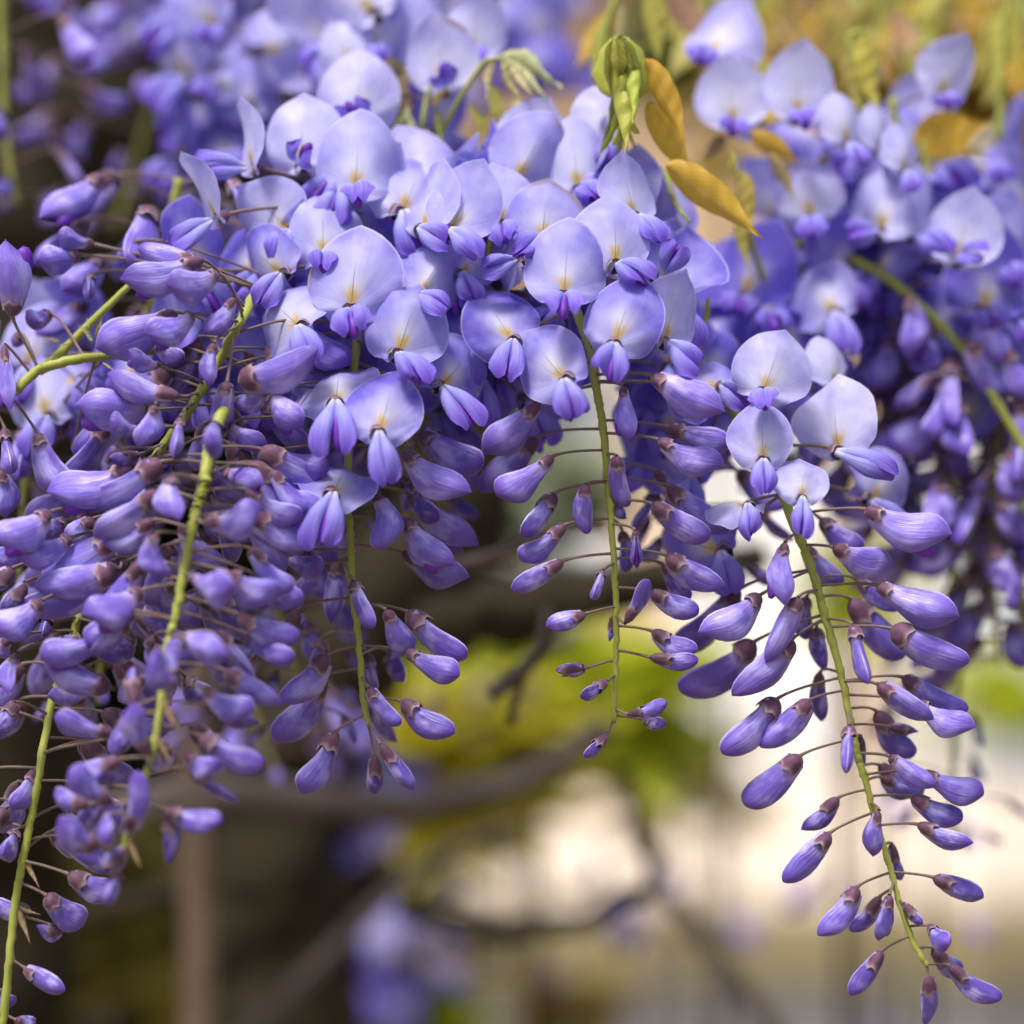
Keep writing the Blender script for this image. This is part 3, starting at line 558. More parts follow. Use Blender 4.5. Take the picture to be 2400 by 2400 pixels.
pxb(R2, *c8, [(1230, 112, 1102, 245, 66, 0, dict(age=.8, cal=.4)), (1198, 245, 1026, 435, 96, 3, dict(age=.4, cal=.3)), (1384, 160, 1352, 333, 74, 7, dict(age=.4, cal=.3)), (1530, 212, 1738, 298, 80, 2, dict(age=.65, cal=.35)), (1432, 285, 1460, 428, 56, -4, dict(age=.85, cal=.45)),
    (1590, 412, 1778, 493, 80, 2, dict(age=.6, cal=.36)), (1303, 448, 1172, 645, 92, 3, dict(age=.4, cal=.3)), (1388, 485, 1292, 624, 66, -2, dict(age=.85, cal=.45)), (1424, 480, 1388, 652, 80, 8, dict(age=.35, kind='open', cal=.28)), (1478, 512, 1548, 594, 46, 4, dict(age=.95, cal=.6)),
    (1575, 595, 1645, 680, 84, 4, dict(age=.45, tilt=10, cal=.3)), (1590, 680, 1680, 785, 76, -4, dict(age=.8, cal=.45)), (1650, 745, 1830, 892, 80, 4, dict(age=.7, cal=.34)), (1395, 690, 1280, 860, 76, 2, dict(age=.7, cal=.42, kind='mid')), (1572, 785, 1572, 965, 74, 4, dict(age=.5, cal=.34)),
    (1508, 108, 1692, 212, 86, -2, dict(age=.55, cal=.34)), (1395, 35, 1525, 105, 76, -8, dict(age=.75))], 0)
pxf(R2, 1789, 918, 188, 20, -4, 14, 2, (1786, 960), .10, .9, var=1)
pxf(R2, 1789, 1077, 166, 0, 0, 20, 8, (1790, 1182), .25, .55, var=3)
pxf(R2, 1880, 1165, 130, 12, 10, 28, 12, (1868, 1260), .15, .5, var=5, klen=.85)
pxf(R2, 1963, 1056, 190, -8, -38, 4, -6, (2110, 1120), .02, .35, var=7, klen=.85)
pxf(R2, 1960, 900, 130, 0, 45, 10, -22, (1980, 960), .02, .5, var=2)
pxf(R2, 1752, 1185, 150, -20, 30, 70, 4, (1760, 1300), .15, .4, var=1)
pxf(R2, 1690, 1292, 200, -72, 0, 30, -16, (1720, 1420), .75, .5, var=2)
pxf(R2, 1620, 1120, 200, -30, 10, 20, -24, (1600, 1240), .7, .5, var=2)
pxf(R2, 2040, 1170, 180, 60, 20, 30, -22, (2100, 1240), .35, .4, var=2)

R5 = Raceme(pts([(850, 470, -26), (845, 620, -16), (835, 800, -8), (822, 980, -6), (812, 1130, -2), (815, 1190, 0), (820, 1240, 0), (822, 1290, 0), (824, 1350, 0), (831, 1431, 0), (840, 1493, 0), (846, 1576, 0), (852, 1646, 0), (863, 1700, 0)]),
    0.0009, 0.00055, 'short raceme of ripe buds hanging before the dark trunk, with many yellow-eyed flowers above')
pxb(R5, *cC, [(290, 80, 650, 270, 165, 14, dict(age=.2, cal=.2)), (215, 320, 510, 490, 155, 12, dict(age=.25, cal=.12)), (390, 470, 618, 585, 130, 2, dict(age=.4, cal=.15)), (1085, 280, 1335, 575, 200, 2, dict(age=.25, cal=.2)), (1070, 470, 1440, 640, 170, -8, dict(age=.45)),
    (1110, 140, 1485, 455, 175, -10, dict(age=.5, kind='open')), (925, 150, 1005, 445, 185, 6, dict(age=.3, cal=.12)), (790, 635, 898, 905, 112, 8, dict(age=.4, cal=.22)), (980, 795, 1115, 1062, 150, 6, dict(age=.35, cal=.22)), (1100, 805, 1420, 1090, 160, 0, dict(age=.45, cal=.3)),
    (1085, 1028, 1388, 1185, 150, 3, dict(age=.45, cal=.25)), (865, 1035, 925, 1268, 96, -8, dict(age=.7, cal=.4)), (880, 1238, 1040, 1462, 105, 6, dict(age=.45, cal=.26)), (1065, 1312, 1348, 1525, 155, 3, dict(age=.6, cal=.32, kind='mid')), (645, 1050, 398, 1350, 150, 3, dict(age=.4, cal=.28)),
    (625, 1180, 378, 1560, 180, -8, dict(age=.65)), (695, 1482, 512, 1845, 180, 2, dict(age=.4, cal=.34)), (908, 1615, 922, 1838, 94, 0, dict(age=1, cal=.55, kind='mid')), (945, 1555, 1128, 1818, 96, 5, dict(age=.6, cal=.42)), (705, 530, 675, 875, 120, -14, dict(age=.9)),
    (480, 790, 420, 940, 120, -8, dict(age=1, cal=.7)), (560, 560, 490, 720, 130, -4, dict(age=.4)), (1000, 1040, 1080, 1210, 120, -26, dict(age=1)), (900, 1350, 1040, 1550, 120, -30, dict(age=1)), (620, 960, 540, 1200, 130, -22, dict(age=.9))], 0)
pxb(R5, *c4, [(1440, 1480, 1910, 1840, 265, 6, dict(age=.25, cal=.2)), (1560, 1320, 2010, 1640, 260, -10, dict(age=.55)), (195, 945, 810, 770, 255, 12, dict(age=.25, cal=.26)), (400, 1020, 150, 1160, 165, 10, dict(age=.3, cal=.1)), (430, 1040, 660, 1310, 250, 12, dict(age=.1, kind='open', cal=.1)),
    (120, 1270, 395, 1460, 180, 8, dict(age=.35, cal=.1)), (470, 1480, 870, 1640, 205, 8, dict(age=.3, cal=.22, kind='open')), (80, 1630, 375, 1735, 200, 16, dict(age=.3, cal=.18, tilt=8)), (430, 680, 470, 900, 150, -6, dict(age=.9, cal=.6)), (1480, 1790, 1700, 2010, 180, -8, dict(age=.8))], 0)
pxf(R5, 832, 447, 208, 3, 0, 12, -14, (848, 492), .05, .9, var=0)
pxf(R5, 709, 384, 192, -3, -4, 10, -20, (728, 340), .08, .80, var=1, spread=16, klen=.46)
pxf(R5, 838, 292, 196, 2, 6, 6, -36, (812, 230), .0, .72, var=2, spread=18, klen=.46)
pxf(R5, 757, 600, 196, -2, 0, 20, -6, (770, 655), .16, .85, var=1)
pxf(R5, 822, 724, 226, 5, 0, 12, 6, (842, 812), .20, .72, var=2, spread=8)
pxf(R5, 703, 766, 205, -52, -4, 44, 6, (745, 850), .30, .55, var=6)
pxf(R5, 933, 828, 196, 18, 4, 14, 8, (1010, 930), .24, .55, var=1)
pxf(R5, 787, 944, 220, 0, 0, 52, 12, (798, 1080), .30, .4, var=5, klen=.66, spread=10)
pxf(R5, 888, 1012, 192, 15, 0, 26, 18, (908, 1150), .36, .4, var=3, klen=.72)
pxf(R5, 780, 1158, 205, 26, 4, 56, 16, (752, 1290), .36, .35, var=5, klen=.72)
pxf(R5, 1035, 905, 180, 50, 20, 30, 0, (1120, 1020), .45, .45, var=2, klen=.8)
pxf(R5, 980, 690, 172, 32, 0, 18, -2, (1040, 720), .22, .6, var=8)
pxf(R5, 660, 640, 170, -62, -20, 30, -6, (600, 735), .3, .5, var=2)
pxf(R5, 680, 540, 180, -50, -10, 20, -14, (640, 660), .15, .5, var=4)
pxf(R5, 585, 392, 168, -8, -62, 8, -18, (478, 400), .08, .3, var=4, klen=.7)
pxf(R5, 502, 512, 172, -26, -66, 6, -10, (398, 590), .1, .3, var=4, klen=.72)
pxf(R5, 960, 700, 170, -20, 0, 24, -18, (980, 770), .6, .6, var=2)
pxf(R5, 600, 640, 180, -30, 0, 30, -16, (560, 720), .5, .6, var=2)

R9 = Raceme(pts([(1215, 240, -50), (1200, 330, -38), (1170, 430, -28), (1150, 560, -20), (1120, 700, -16), (1105, 850, -18)]), 0.0009, 0.0006, 'dense pale raceme of overlapping banners between the green shoots and the two yellow-eyed rows')
pxf(R9, 1217, 382, 172, 24, 4, 10, -34, (1180, 440), .0, .8, var=4)
pxf(R9, 1356, 444, 188, -5, 4, 12, -22, (1400, 470), .02, .8, var=0)
pxf(R9, 1176, 524, 178, -6, 4, 12, -10, (1190, 600), .18, .8, var=1)
pxf(R9, 1270, 565, 190, 6, 0, 16, -4, (1210, 600), .20, .7, var=1)
pxf(R9, 986, 534, 170, 16, -42, 10, -8, (1085, 590), .06, .5, var=4)
pxf(R9, 1056, 538, 182, 24, -8, 14, -4, (1120, 610), .16, .5, var=4)
pxf(R9, 1215, 610, 150, -70, 0, 60, -4, (1140, 640), .3, .4, var=3)
pxf(R9, 1080, 640, 150, 40, 0, 40, -10, (1120, 720), .5, .4, var=3)
pxf(R9, 1085, 800, 190, 30, 10, 30, -12, (1100, 900), .7, .4, var=2)
pxf(R9, 1420, 330, 150, 0, 20, 12, -30, (1430, 420), .05, .6, var=2)
pxf(R9, 1395, 540, 150, 20, 10, 30, -12, (1400, 600), .4, .6, var=2)
auto(R9, 0.35, 1.0, 12, 0.012, 0.017, 0.7, 31, back=0.2, age0=0.45)

# ------------------------------------------------------------------ racemes on the near side, dense with buds
R4 = Raceme(pts([(650, 640, -14), (600, 690, -6), (558, 764, 4), (520, 832, -4), (475, 909, -2), (438, 967, -2), (370, 1065, -4), (325, 1150, -6), (250, 1300, -8), (185, 1448, -8), (150, 1560, -6), (118, 1660, -4), (93, 1800, 8), (75, 1905, 9), (56, 2005, 10), (37, 2110, 11), (22, 2247, 12), (9, 2378, 12), (2, 2440, 12)]),
    0.00095, 0.0007, 'long raceme crowded with ripe buds, its bare green tip hanging before the old trunk')
pxb(R4, *L1, [(1310, 300, 795, 480, 240, 10, dict(age=.15, cal=.24)), (1410, 390, 1080, 510, 235, 14, dict(age=.15, cal=.16)), (1270, 320, 890, 235, 140, -2, dict(age=0)), (1515, 545, 1335, 805, 140, 14, dict(age=.35, cal=.25)), (1250, 655, 950, 820, 220, 14, dict(age=.2, cal=.12)),
    (1140, 640, 630, 900, 270, 4, dict(age=.25, cal=.18)), (1030, 985, 815, 915, 140, 14, dict(age=.4, kind='open', cal=.1)), (1385, 840, 1335, 1120, 135, 14, dict(age=.3, cal=.22)), (1155, 1180, 690, 1075, 185, 18, dict(age=.05, kind='open', cal=.3)), (970, 1270, 480, 1260, 280, 10, dict(age=0, kind='open', cal=.1)),
    (885, 1400, 705, 1345, 125, 16, dict(age=.3, cal=.1)), (1000, 1240, 925, 1525, 165, 18, dict(age=.25, cal=.16)), (1170, 1320, 1120, 1598, 138, 18, dict(age=.25, cal=.2)), (1470, 1090, 1400, 1425, 140, 12, dict(age=.3, cal=.2)), (860, 1640, 325, 1860, 275, 14, dict(age=.15, cal=.24, kind='open')),
    (610, 200, 370, 150, 125, -14, dict(age=.3)), (520, 270, 245, 320, 180, -14, dict(age=.3)), (880, 180, 790, 340, 140, -16, dict(age=.7)), (580, 400, 575, 560, 125, -16, dict(age=.8)), (900, 1560, 710, 1600, 90, 12, dict(age=1, cal=.6)), (960, 1600, 880, 1640, 120, 10, dict(age=.9)), (1000, 820, 1180, 980, 150, -8, dict(age=.6))], 0)
pxb(R4, *L2, [(325, 275, -50, 500, 250, 16, dict(age=.15, cal=.2)), (460, 440, 125, 600, 200, 12, dict(age=.15, cal=.18)), (760, 430, 290, 720, 215, 12, dict(age=.15, cal=.24)), (760, 650, 240, 790, 215, 16, dict(age=.2, cal=.24)), (720, 740, 150, 930, 210, 10, dict(age=.3, cal=.2)), (75, 640, -60, 800, 130, 12, dict(age=.9, cal=.6)),
    (160, 730, 10, 940, 130, 10, dict(age=.95, cal=.6)), (270, 850, -10, 1080, 220, 18, dict(age=.2, cal=.2)), (705, 1085, 270, 1240, 200, 20, dict(age=.25, cal=.24)), (710, 1420, 260, 1240, 190, 18, dict(age=.35, cal=.26)), (580, 1430, 300, 1480, 140, 8, dict(age=.5, cal=.15)), (110, 1190, 20, 1450, 165, 16, dict(age=.3, cal=.24)),
    (100, 1510, -30, 1720, 140, 6, dict(age=.8, cal=.35)), (740, 1715, 345, 1615, 160, 24, dict(age=.4, cal=.32)), (300, 950, 280, 1100, 120, -2, dict(age=.9)), (520, 1100, 380, 1160, 140, -6, dict(age=.8)), (850, 1040, 670, 1250, 210, -4, dict(age=.75)), (600, 320, 460, 480, 170, 0, dict(age=.6)), (420, 330, 250, 430, 190, -6, dict(age=.5)),
    (130, 420, 20, 640, 190, -6, dict(age=.5)), (60, 1090, -40, 1180, 160, 8, dict(age=.4))], 0)
pxb(R4, *c7, [(135, 5, 55, 165, 96, 8, dict(age=.4, cal=.3)), (60, 235, 10, 345, 100, 10, dict(age=.45, tilt=8)), (110, 535, -20, 530, 80, 10, dict(age=.6, cal=.3)), (175, 480, 305, 605, 108, 12, dict(age=.55, cal=.25)), (240, 612, 135, 612, 66, 8, dict(age=1, cal=.7)), (95, 755, 245, 845, 82, 12, dict(age=.7, cal=.35)),
    (-20, 850, 50, 900, 76, 10, dict(age=.5)), (260, 400, 440, 490, 100, 16, dict(age=.75, cal=.36)), (20, 150, -30, 240, 80, 8, dict(age=.9, cal=.6)), (60, 950, 130, 975, 60, 12, dict(age=.8))], 0)
R3 = Raceme(pts([(540, 930, 8), (500, 1020, 16), (487, 1072, 22), (482, 1118, 25), (468, 1170, 26), (453, 1220, 27), (435, 1317, 29), (417, 1419, 31), (395, 1506, 33), (380, 1633, 36), (366, 1716, 38), (348, 1796, 40), (325, 1890, 41), (285, 1995, 42)]),
    0.0012, 0.0006, 'thick-stalked raceme standing out towards the viewer, its tip of small curled buds')
pxb(R3, *L2, [(1110, 40, 1110, 340, 200, 32, dict(age=.25, cal=.2)), (1000, 420, 985, 690, 180, 34, dict(age=.3, cal=.15)), (1325, 345, 1700, 285, 215, 34, dict(age=.4, cal=.24)), (1240, 690, 1525, 790, 225, 34, dict(age=.3, tilt=14, cal=.15)), (1490, 670, 1800, 850, 215, 34, dict(age=.2, cal=.16)), (1630, 670, 1945, 895, 190, 24, dict(age=.25, cal=.18)),
    (1195, 1085, 1475, 1215, 225, 38, dict(age=.35, tilt=14, cal=.15)), (1545, 940, 1920, 1130, 165, 30, dict(age=.35, cal=.3)), (1600, 1070, 1900, 1255, 150, 26, dict(age=.4, cal=.15)), (1455, 1300, 1815, 1535, 165, 34, dict(age=.3, cal=.3)), (1315, 1415, 1625, 1605, 180, 38, dict(age=.35, cal=.24)),
    (1300, 1725, 1700, 1950, 165, 36, dict(age=.35, cal=.3)), (1190, 1840, 1420, 1960, 165, 38, dict(age=.4, cal=.3)), (1010, 800, 1030, 1095, 185, 10, dict(age=.35, cal=.18)), (1000, 1080, 965, 1270, 180, 20, dict(age=.6)), (1130, 1390, 955, 1240, 190, 42, dict(age=.6, cal=.2)), (1125, 1370, 1110, 1095, 110, 40, dict(age=.3, cal=.3)),
    (865, 1520, 850, 1290, 110, 38, dict(age=.4, cal=.7)), (965, 1845, 820, 1515, 165, 42, dict(age=.45, cal=.34)), (920, 780, 560, 990, 245, 26, dict(age=.3, cal=.2)), (830, 590, 640, 720, 150, 10, dict(age=.7, cal=.3)), (1500, 1080, 1560, 1300, 220, 0, dict(age=.6)), (1200, 1340, 1340, 1500, 180, 14, dict(age=.6)), (1480, 820, 1500, 1060, 200, 4, dict(age=.6))], 0)
pxb(R3, *c7, [(425, 135, 255, 10, 100, 40, dict(age=.5, cal=.36)), (335, 135, 205, 112, 76, 38, dict(age=.6, cal=.4)), (490, 235, 540, 20, 90, 42, dict(age=.5, cal=.34)), (400, 180, 405, 285, 108, 44, dict(age=.5, tilt=8, cal=.1)), (370, 300, 205, 205, 116, 42, dict(age=.6, cal=.34)), (632, 155, 830, 222, 84, 40, dict(age=.6, cal=.32)), (630, 160, 648, 368, 58, 38, dict(age=1, cal=.4)),
    (470, 300, 390, 400, 80, 42, dict(age=.9, cal=.9)), (440, 400, 400, 520, 100, 42, dict(age=.6, cal=.2))], 0)
pxb(R3, *L1, [(1390, 1380, 1360, 1530, 190, 26, dict(age=.3, tilt=16, cal=.2)), (1100, 1550, 1020, 1680, 120, 10, dict(age=.9))], 0)
auto(R3, 0.05, 0.75, 14, 0.014, 0.018, 0.0, 61, back=0.35, age0=.4, bw=0.0075)

auto(R4, 0.12, 0.78, 46, 0.017, 0.018, 0.0, 63, back=0.05, age0=.3, bw=0.0085, blen=.018, taper=.35)
auto(R3, 0.1, 0.95, 26, 0.015, 0.018, 0.0, 64, back=0.15, age0=.3, bw=0.0075, blen=.016, taper=.35)
# stem entering at the edge with a pale flower and small green buds
R6 = Raceme(pts([(-60, 960, 0), (0, 930, 0), (40, 912, 0), (85, 870, -2), (125, 855, -2), (180, 842, -3), (240, 836, -8), (330, 828, -16), (430, 800, -22)]), 0.0011, 0.0008, 'green side stalk with fuzzy new buds and one pale upright flower')
pxb(R6, *L1, [(80, 665, 60, 165, 260, 0, dict(age=0, kind='open', cal=.2)), (330, 650, 170, 705, 140, -12, dict(age=.6)), (30, 850, 55, 1290, 125, 2, dict(age=.05, kind='open', cal=.3)), (240, 1420, 400, 1830, 235, -4, dict(age=.3, cal=.2)), (30, 1390, 70, 1700, 165, 0, dict(age=.2)), (500, 1440, 560, 1770, 190, -16, dict(age=.5)), (0, 1660, 70, 1960, 160, -2, dict(age=.3)),
    (130, 780, 90, 870, 90, -16, dict(age=.9))], 0)
pxf(R6, 110, 975, 190, -20, 0, 20, -26, (90, 1050), .15, .5, var=2)
pxf(R6, 60, 860, 180, 20, 0, 10, -34, (60, 940), .2, .5, var=2)

# open flowers that fill the thick of the bloom behind the front row
fr = random.Random(77)
for k in range(64):
    x = fr.uniform(440, 1590); y0 = 380 + 0.00055 * (x - 900) ** 2 * (0.5 if x > 900 else 1.1); y = fr.uniform(y0, 990 - abs(x - 1000) * 0.12)
    q = min((R1, R5, R9, R4), key=lambda s: min((p - P(x, y, -20)).length for p in s.pts))
    pxf(q, x, y, fr.uniform(175, 220), fr.gauss(0, 38), fr.gauss(0, 34), fr.uniform(-5, 55), -fr.uniform(15, 34), (x + fr.uniform(-70, 70), y + 90), 0.08 + 0.5 * max(0, y - 350) / 650 + fr.uniform(-.05, .15), fr.uniform(.2, .7), spread=fr.uniform(0, 12))

# ------------------------------------------------------------------ racemes further back
def back_raceme(rows, dist, n, spread, W, open_t, seed, label, r0=0.0011, r1=0.0005, **kw):
    r = Raceme([PD(x, y, dist + (q[0] if q else 0)) for x, y, *q in rows], r0, r1, label, 'wisteria racemes hanging further back')
    auto(r, 0.0, 1.0, n, spread, W, open_t, seed, **kw); return r
R7 = Raceme(pts([(1620, 720, -81), (1690, 652, -78), (1764, 596, -74), (1838, 574, -71), (1913, 578, -68), (2012, 615, -64), (2112, 677, -61), (2236, 795, -58), (2323, 919, -54), (2400, 1056, -52), (2460, 1200, -52)]), 0.00115, 0.0009, 'arching green stalk carrying slim drooping buds, above the cream house')
pxb(R7, 0, 0, 1 / 1.2422, [(1715, 560, 1727, 672, 58, 0), (1850, 575, 1885, 692, 64, 0), (1830, 645, 1885, 755, 50, 2), (1785, 715, 1760, 835, 62, -4), (1680, 640, 1650, 740, 56, -20), (1905, 850, 1908, 950, 44, 2), (1925, 760, 1945, 880, 50, 0), (1900, 660, 1950, 760, 60, 2), (1760, 620, 1740, 720, 50, -10)], -54, .1, cal=.2)
auto(R7, 0.25, 1.0, 16, 0.022, 0.019, 0.0, 71, age0=.3, back=0.1)
back_raceme([(1990, 420), (1960, 560), (1945, 700), (1960, 860), (1980, 1000)], 0.645, 20, 0.024, 0.021, 0.75, 81, 'blurred raceme of pale open flowers below the arching stalk', age0=.25)
back_raceme([(2200, 420), (2180, 560), (2160, 760), (2140, 950), (2150, 1150), (2180, 1330)], 0.65, 40, 0.026, 0.021, 0.5, 82, 'blurred raceme of flowers and buds behind the arching stalk', age0=.3, taper=.3, bw=.009)
back_raceme([(2380, 640), (2360, 820), (2340, 1000), (2330, 1200), (2330, 1400), (2340, 1560)], 0.64, 38, 0.03, 0.021, 0.5, 83, 'soft violet raceme ending above the lime bush, at the arching stalk tip', age0=.3, taper=.25, bw=.0095, blen=.021)
back_raceme([(2250, 640), (2240, 800), (2230, 960), (2240, 1150), (2250, 1300)], 0.63, 36, 0.024, 0.021, 0.3, 181, 'dense violet bud raceme hanging straight under the arching stalk', age0=.4, taper=.25, bw=.0095, blen=.021)
back_raceme([(2060, 680), (2050, 800), (2060, 930), (2090, 1060), (2110, 1180)], 0.645, 34, 0.022, 0.021, 0.4, 182, 'shaded violet raceme between the arching stalk and the longest raceme', age0=.5)
back_raceme([(2420, 800), (2410, 950), (2400, 1100), (2395, 1250), (2400, 1400), (2410, 1520)], 0.63, 36, 0.026, 0.021, 0.2, 183, 'thick soft bud raceme filling the edge beyond the dense violet bud raceme', age0=.4, taper=.25, bw=.0095, blen=.021)
back_raceme([(2290, 1150), (2270, 1350), (2240, 1600), (2235, 1850), (2230, 1960)], 0.68, 16, 0.026, 0.02, 0.0, 84, 'sparse raceme of thin dark buds beyond the longest raceme', age0=.6, blen=.015, bw=.006)
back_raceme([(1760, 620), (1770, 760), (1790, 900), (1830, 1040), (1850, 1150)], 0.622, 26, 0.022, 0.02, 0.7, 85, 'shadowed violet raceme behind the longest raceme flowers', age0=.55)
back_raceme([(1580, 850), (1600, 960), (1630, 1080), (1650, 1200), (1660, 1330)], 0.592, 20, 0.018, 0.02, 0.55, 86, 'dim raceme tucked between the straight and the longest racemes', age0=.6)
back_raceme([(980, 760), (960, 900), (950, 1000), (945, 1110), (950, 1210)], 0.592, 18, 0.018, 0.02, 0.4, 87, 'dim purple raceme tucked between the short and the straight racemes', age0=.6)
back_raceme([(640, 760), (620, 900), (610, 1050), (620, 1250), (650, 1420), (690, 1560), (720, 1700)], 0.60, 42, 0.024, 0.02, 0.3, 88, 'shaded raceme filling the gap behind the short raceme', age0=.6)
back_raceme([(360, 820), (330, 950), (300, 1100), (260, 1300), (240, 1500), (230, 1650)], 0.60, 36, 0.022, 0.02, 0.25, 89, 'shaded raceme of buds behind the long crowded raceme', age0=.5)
back_raceme([(60, 820), (70, 950), (60, 1100), (50, 1250), (40, 1450)], 0.595, 22, 0.022, 0.02, 0.35, 90, 'blurred raceme behind the green side stalk', age0=.35)
back_raceme([(420, 420), (400, 520), (380, 640), (330, 760), (290, 860)], 0.60, 26, 0.022, 0.019, 0.0, 91, 'soft raceme of buds behind the fuzzy green side stalk', age0=.35)
R8 = back_raceme([(1750, 60), (1760, 180), (1790, 300), (1820, 420)], 0.63, 2, 0.02, 0.02, 0.8, 92, 'raceme topped by two large pale banners beside the bronze leaves', age0=.1)
pxf(R8, 1718, 288, 172, -4, -4, 6, -58, (1712, 320), .0, .9, var=4); pxf(R8, 1868, 272, 178, 6, 6, 6, -56, (1880, 300), .0, .9, var=4)
R8b = back_raceme([(2090, 230), (2100, 330), (2090, 420), (2080, 520), (2060, 620)], 0.63, 7, 0.018, 0.019, 0.9, 93, 'raceme of whitish upright flowers between the paired banners and the golden leaf', age0=.05)
pxf(R8b, 2246, 606, 178, 12, -10, 12, -44, (2275, 608), .08, .85, var=4)
pxf(R8b, 1900, 510, 170, -10, -10, 14, -56, (1900, 560), .1, .8, var=1); pxf(R8b, 2060, 540, 180, 10, -20, 14, -50, (2000, 560), .12, .6, var=0); pxf(R8b, 2140, 545, 190, 10, 20, 14, -54, (2180, 580), .12, .6, var=0); pxf(R8b, 1956, 732, 190, -30, -6, 34, -48, (1990, 850), .3, .5, var=5)
pxf(R8b, 1985, 335, 130, 4, 40, 6, -50, (2000, 380), .0, .6, var=2); pxf(R8b, 2060, 350, 110, 10, 50, 6, -56, (2080, 380), .0, .6, var=2); pxf(R8b, 2120, 400, 120, 6, 40, 6, -50, (2130, 440), .0, .6, var=2)
R10 = back_raceme([(960, -60), (940, 60), (930, 160), (925, 270), (930, 380)], 0.625, 10, 0.022, 0.021, 0.9, 94, 'pale raceme at the top whose flower lifts a deep violet keel beside the fuzzy shoot', age0=.0)
pxf(R10, 1042, 200, 178, -8, -4, 6, -46, (1040, 150), .0, .85, var=4, klen=.5); pxf(R10, 1100, 120, 150, 18, 10, 6, -62, (1120, 160), .0, .8, var=4); pxf(R10, 880, 110, 150, -10, 0, 10, -60, (890, 160), .0, .8, var=2); pxf(R10, 820, 150, 150, -20, -10, 10, -58, (800, 190), .0, .8, var=2)
back_raceme([(620, 60), (600, 160), (580, 260), (560, 360), (540, 460)], 0.66, 26, 0.024, 0.021, 0.9, 95, 'out-of-focus pale raceme above the side-on flowers', age0=.05)
back_raceme([(1160, -80), (1200, 40), (1230, 160), (1260, 260)], 0.8, 24, 0.03, 0.021, 0.9, 96, 'very blurred pale raceme behind the fuzzy leaf shoot', age0=.15)
back_raceme([(440, -80), (410, 40), (380, 180), (330, 330), (290, 470), (270, 540)], 0.76, 28, 0.034, 0.022, 0.2, 97, 'very blurred violet raceme hanging before the old trunk', age0=.5)
back_raceme([(560, -120), (520, 0), (470, 110), (450, 200)], 0.76, 26, 0.034, 0.022, 0.9, 98, 'very blurred pale raceme with yellow eyes at the top edge', age0=.05)
back_raceme([(0, -60), (6, 100), (10, 250), (25, 400), (40, 480)], 0.66, 16, 0.026, 0.02, 0.0, 99, 'blurred raceme of scattered buds on a green stalk at the edge of the old trunk', age0=.2)
back_raceme([(900, 1800), (905, 1920), (880, 2060)], 0.98, 6, 0.012, 0.026, 0.9, 101, 'blurred lilac raceme hanging just below the level grey branch', age0=.1)
back_raceme([(1000, 2190), (960, 2280), (900, 2400), (880, 2460)], 1.05, 7, 0.02, 0.027, 0.9, 102, 'blurred lilac raceme below the slanting brown branch', age0=.2)
back_raceme([(1480, 2080), (1420, 2200), (1390, 2330), (1370, 2450)], 1.2, 7, 0.025, 0.02, 0.3, 103, 'faint violet raceme beneath the curling branch', age0=.4)
back_raceme([(1640, 2080), (1620, 2180), (1600, 2280)], 1.2, 5, 0.025, 0.02, 0.3, 104, 'faint small violet raceme by the smooth straight branch', age0=.4)
back_raceme([(2040, 1800), (2060, 1960), (2100, 2120), (2120, 2280), (2140, 2400)], 0.98, 6, 0.04, 0.02, 0.0, 105, 'faint violet raceme behind the tip of the longest raceme', age0=.5)
back_raceme([(560, 1560), (600, 1700), (640, 1800)], 0.72, 14, 0.03, 0.02, 0.0, 106, 'dim blurred buds hanging between trunk and short raceme', age0=.6)
back_raceme([(1140, 1480), (1120, 1600), (1110, 1700)], 1.05, 8, 0.03, 0.02, 0.2, 107, 'blurred lilac buds before the yellow bush', age0=.3)
back_raceme([(330, 2200), (300, 2300), (280, 2420)], 1.45, 5, 0.035, 0.022, 0.9, 108, 'dusky mauve blurred raceme below the olive bush', age0=1.0)

# ------------------------------------------------------------------ young leaves
def make_leaflet(seed, w, fold, droop, twist=0.0):
    rd = random.Random(seed); nu, nv = 11, 34; V = []; U = []
    for j in range(nv):
        v = j / (nv - 1); hw = w * (math.sin(math.pi * min(1, v ** 0.72)) ** 0.85) * (1 - 0.25 * v) + 0.004
        hw *= 1 - 0.75 * max(0, (v - 0.55) / 0.45) ** 1.2 * (1 - 0.2 * v)
        tw = twist * v
        for i in range(nu):
            a = -1 + 2 * i / (nu - 1); fa = fold * abs(a)
            x = a * hw * math.cos(fa); y = -abs(a) * hw * math.sin(fa) - 0.02 * math.sin(11 * v + seed) * abs(a) + 0.008 * math.sin(31 * v + 3 * a + seed)
            x, y = x * math.cos(tw) - y * math.sin(tw), x * math.sin(tw) + y * math.cos(tw)
            V.append((x, y + droop * v * v, v)); U.append((i / (nu - 1), v))
    return mesh('leaflet', V, grid(nu, nv), MAT['leaf'], {'flat': U})
LEAF = [make_leaflet(1, 0.17, 0.5, 0.10), make_leaflet(2, 0.20, 0.35, -0.12, 0.5), make_leaflet(3, 0.12, 1.15, 0.14), make_leaflet(4, 0.22, 0.2, 0.08, -0.3), make_leaflet(5, 0.10, 1.35, 0.25)]
GOLD, OLIVE, GREEN, FUZZ, DKGR = (0.74, 0.46, 0.045, 1), (0.52, 0.48, 0.11, 1), (0.60, 0.62, 0.10, 1), (0.66, 0.68, 0.40, 1), (0.20, 0.25, 0.03, 1)
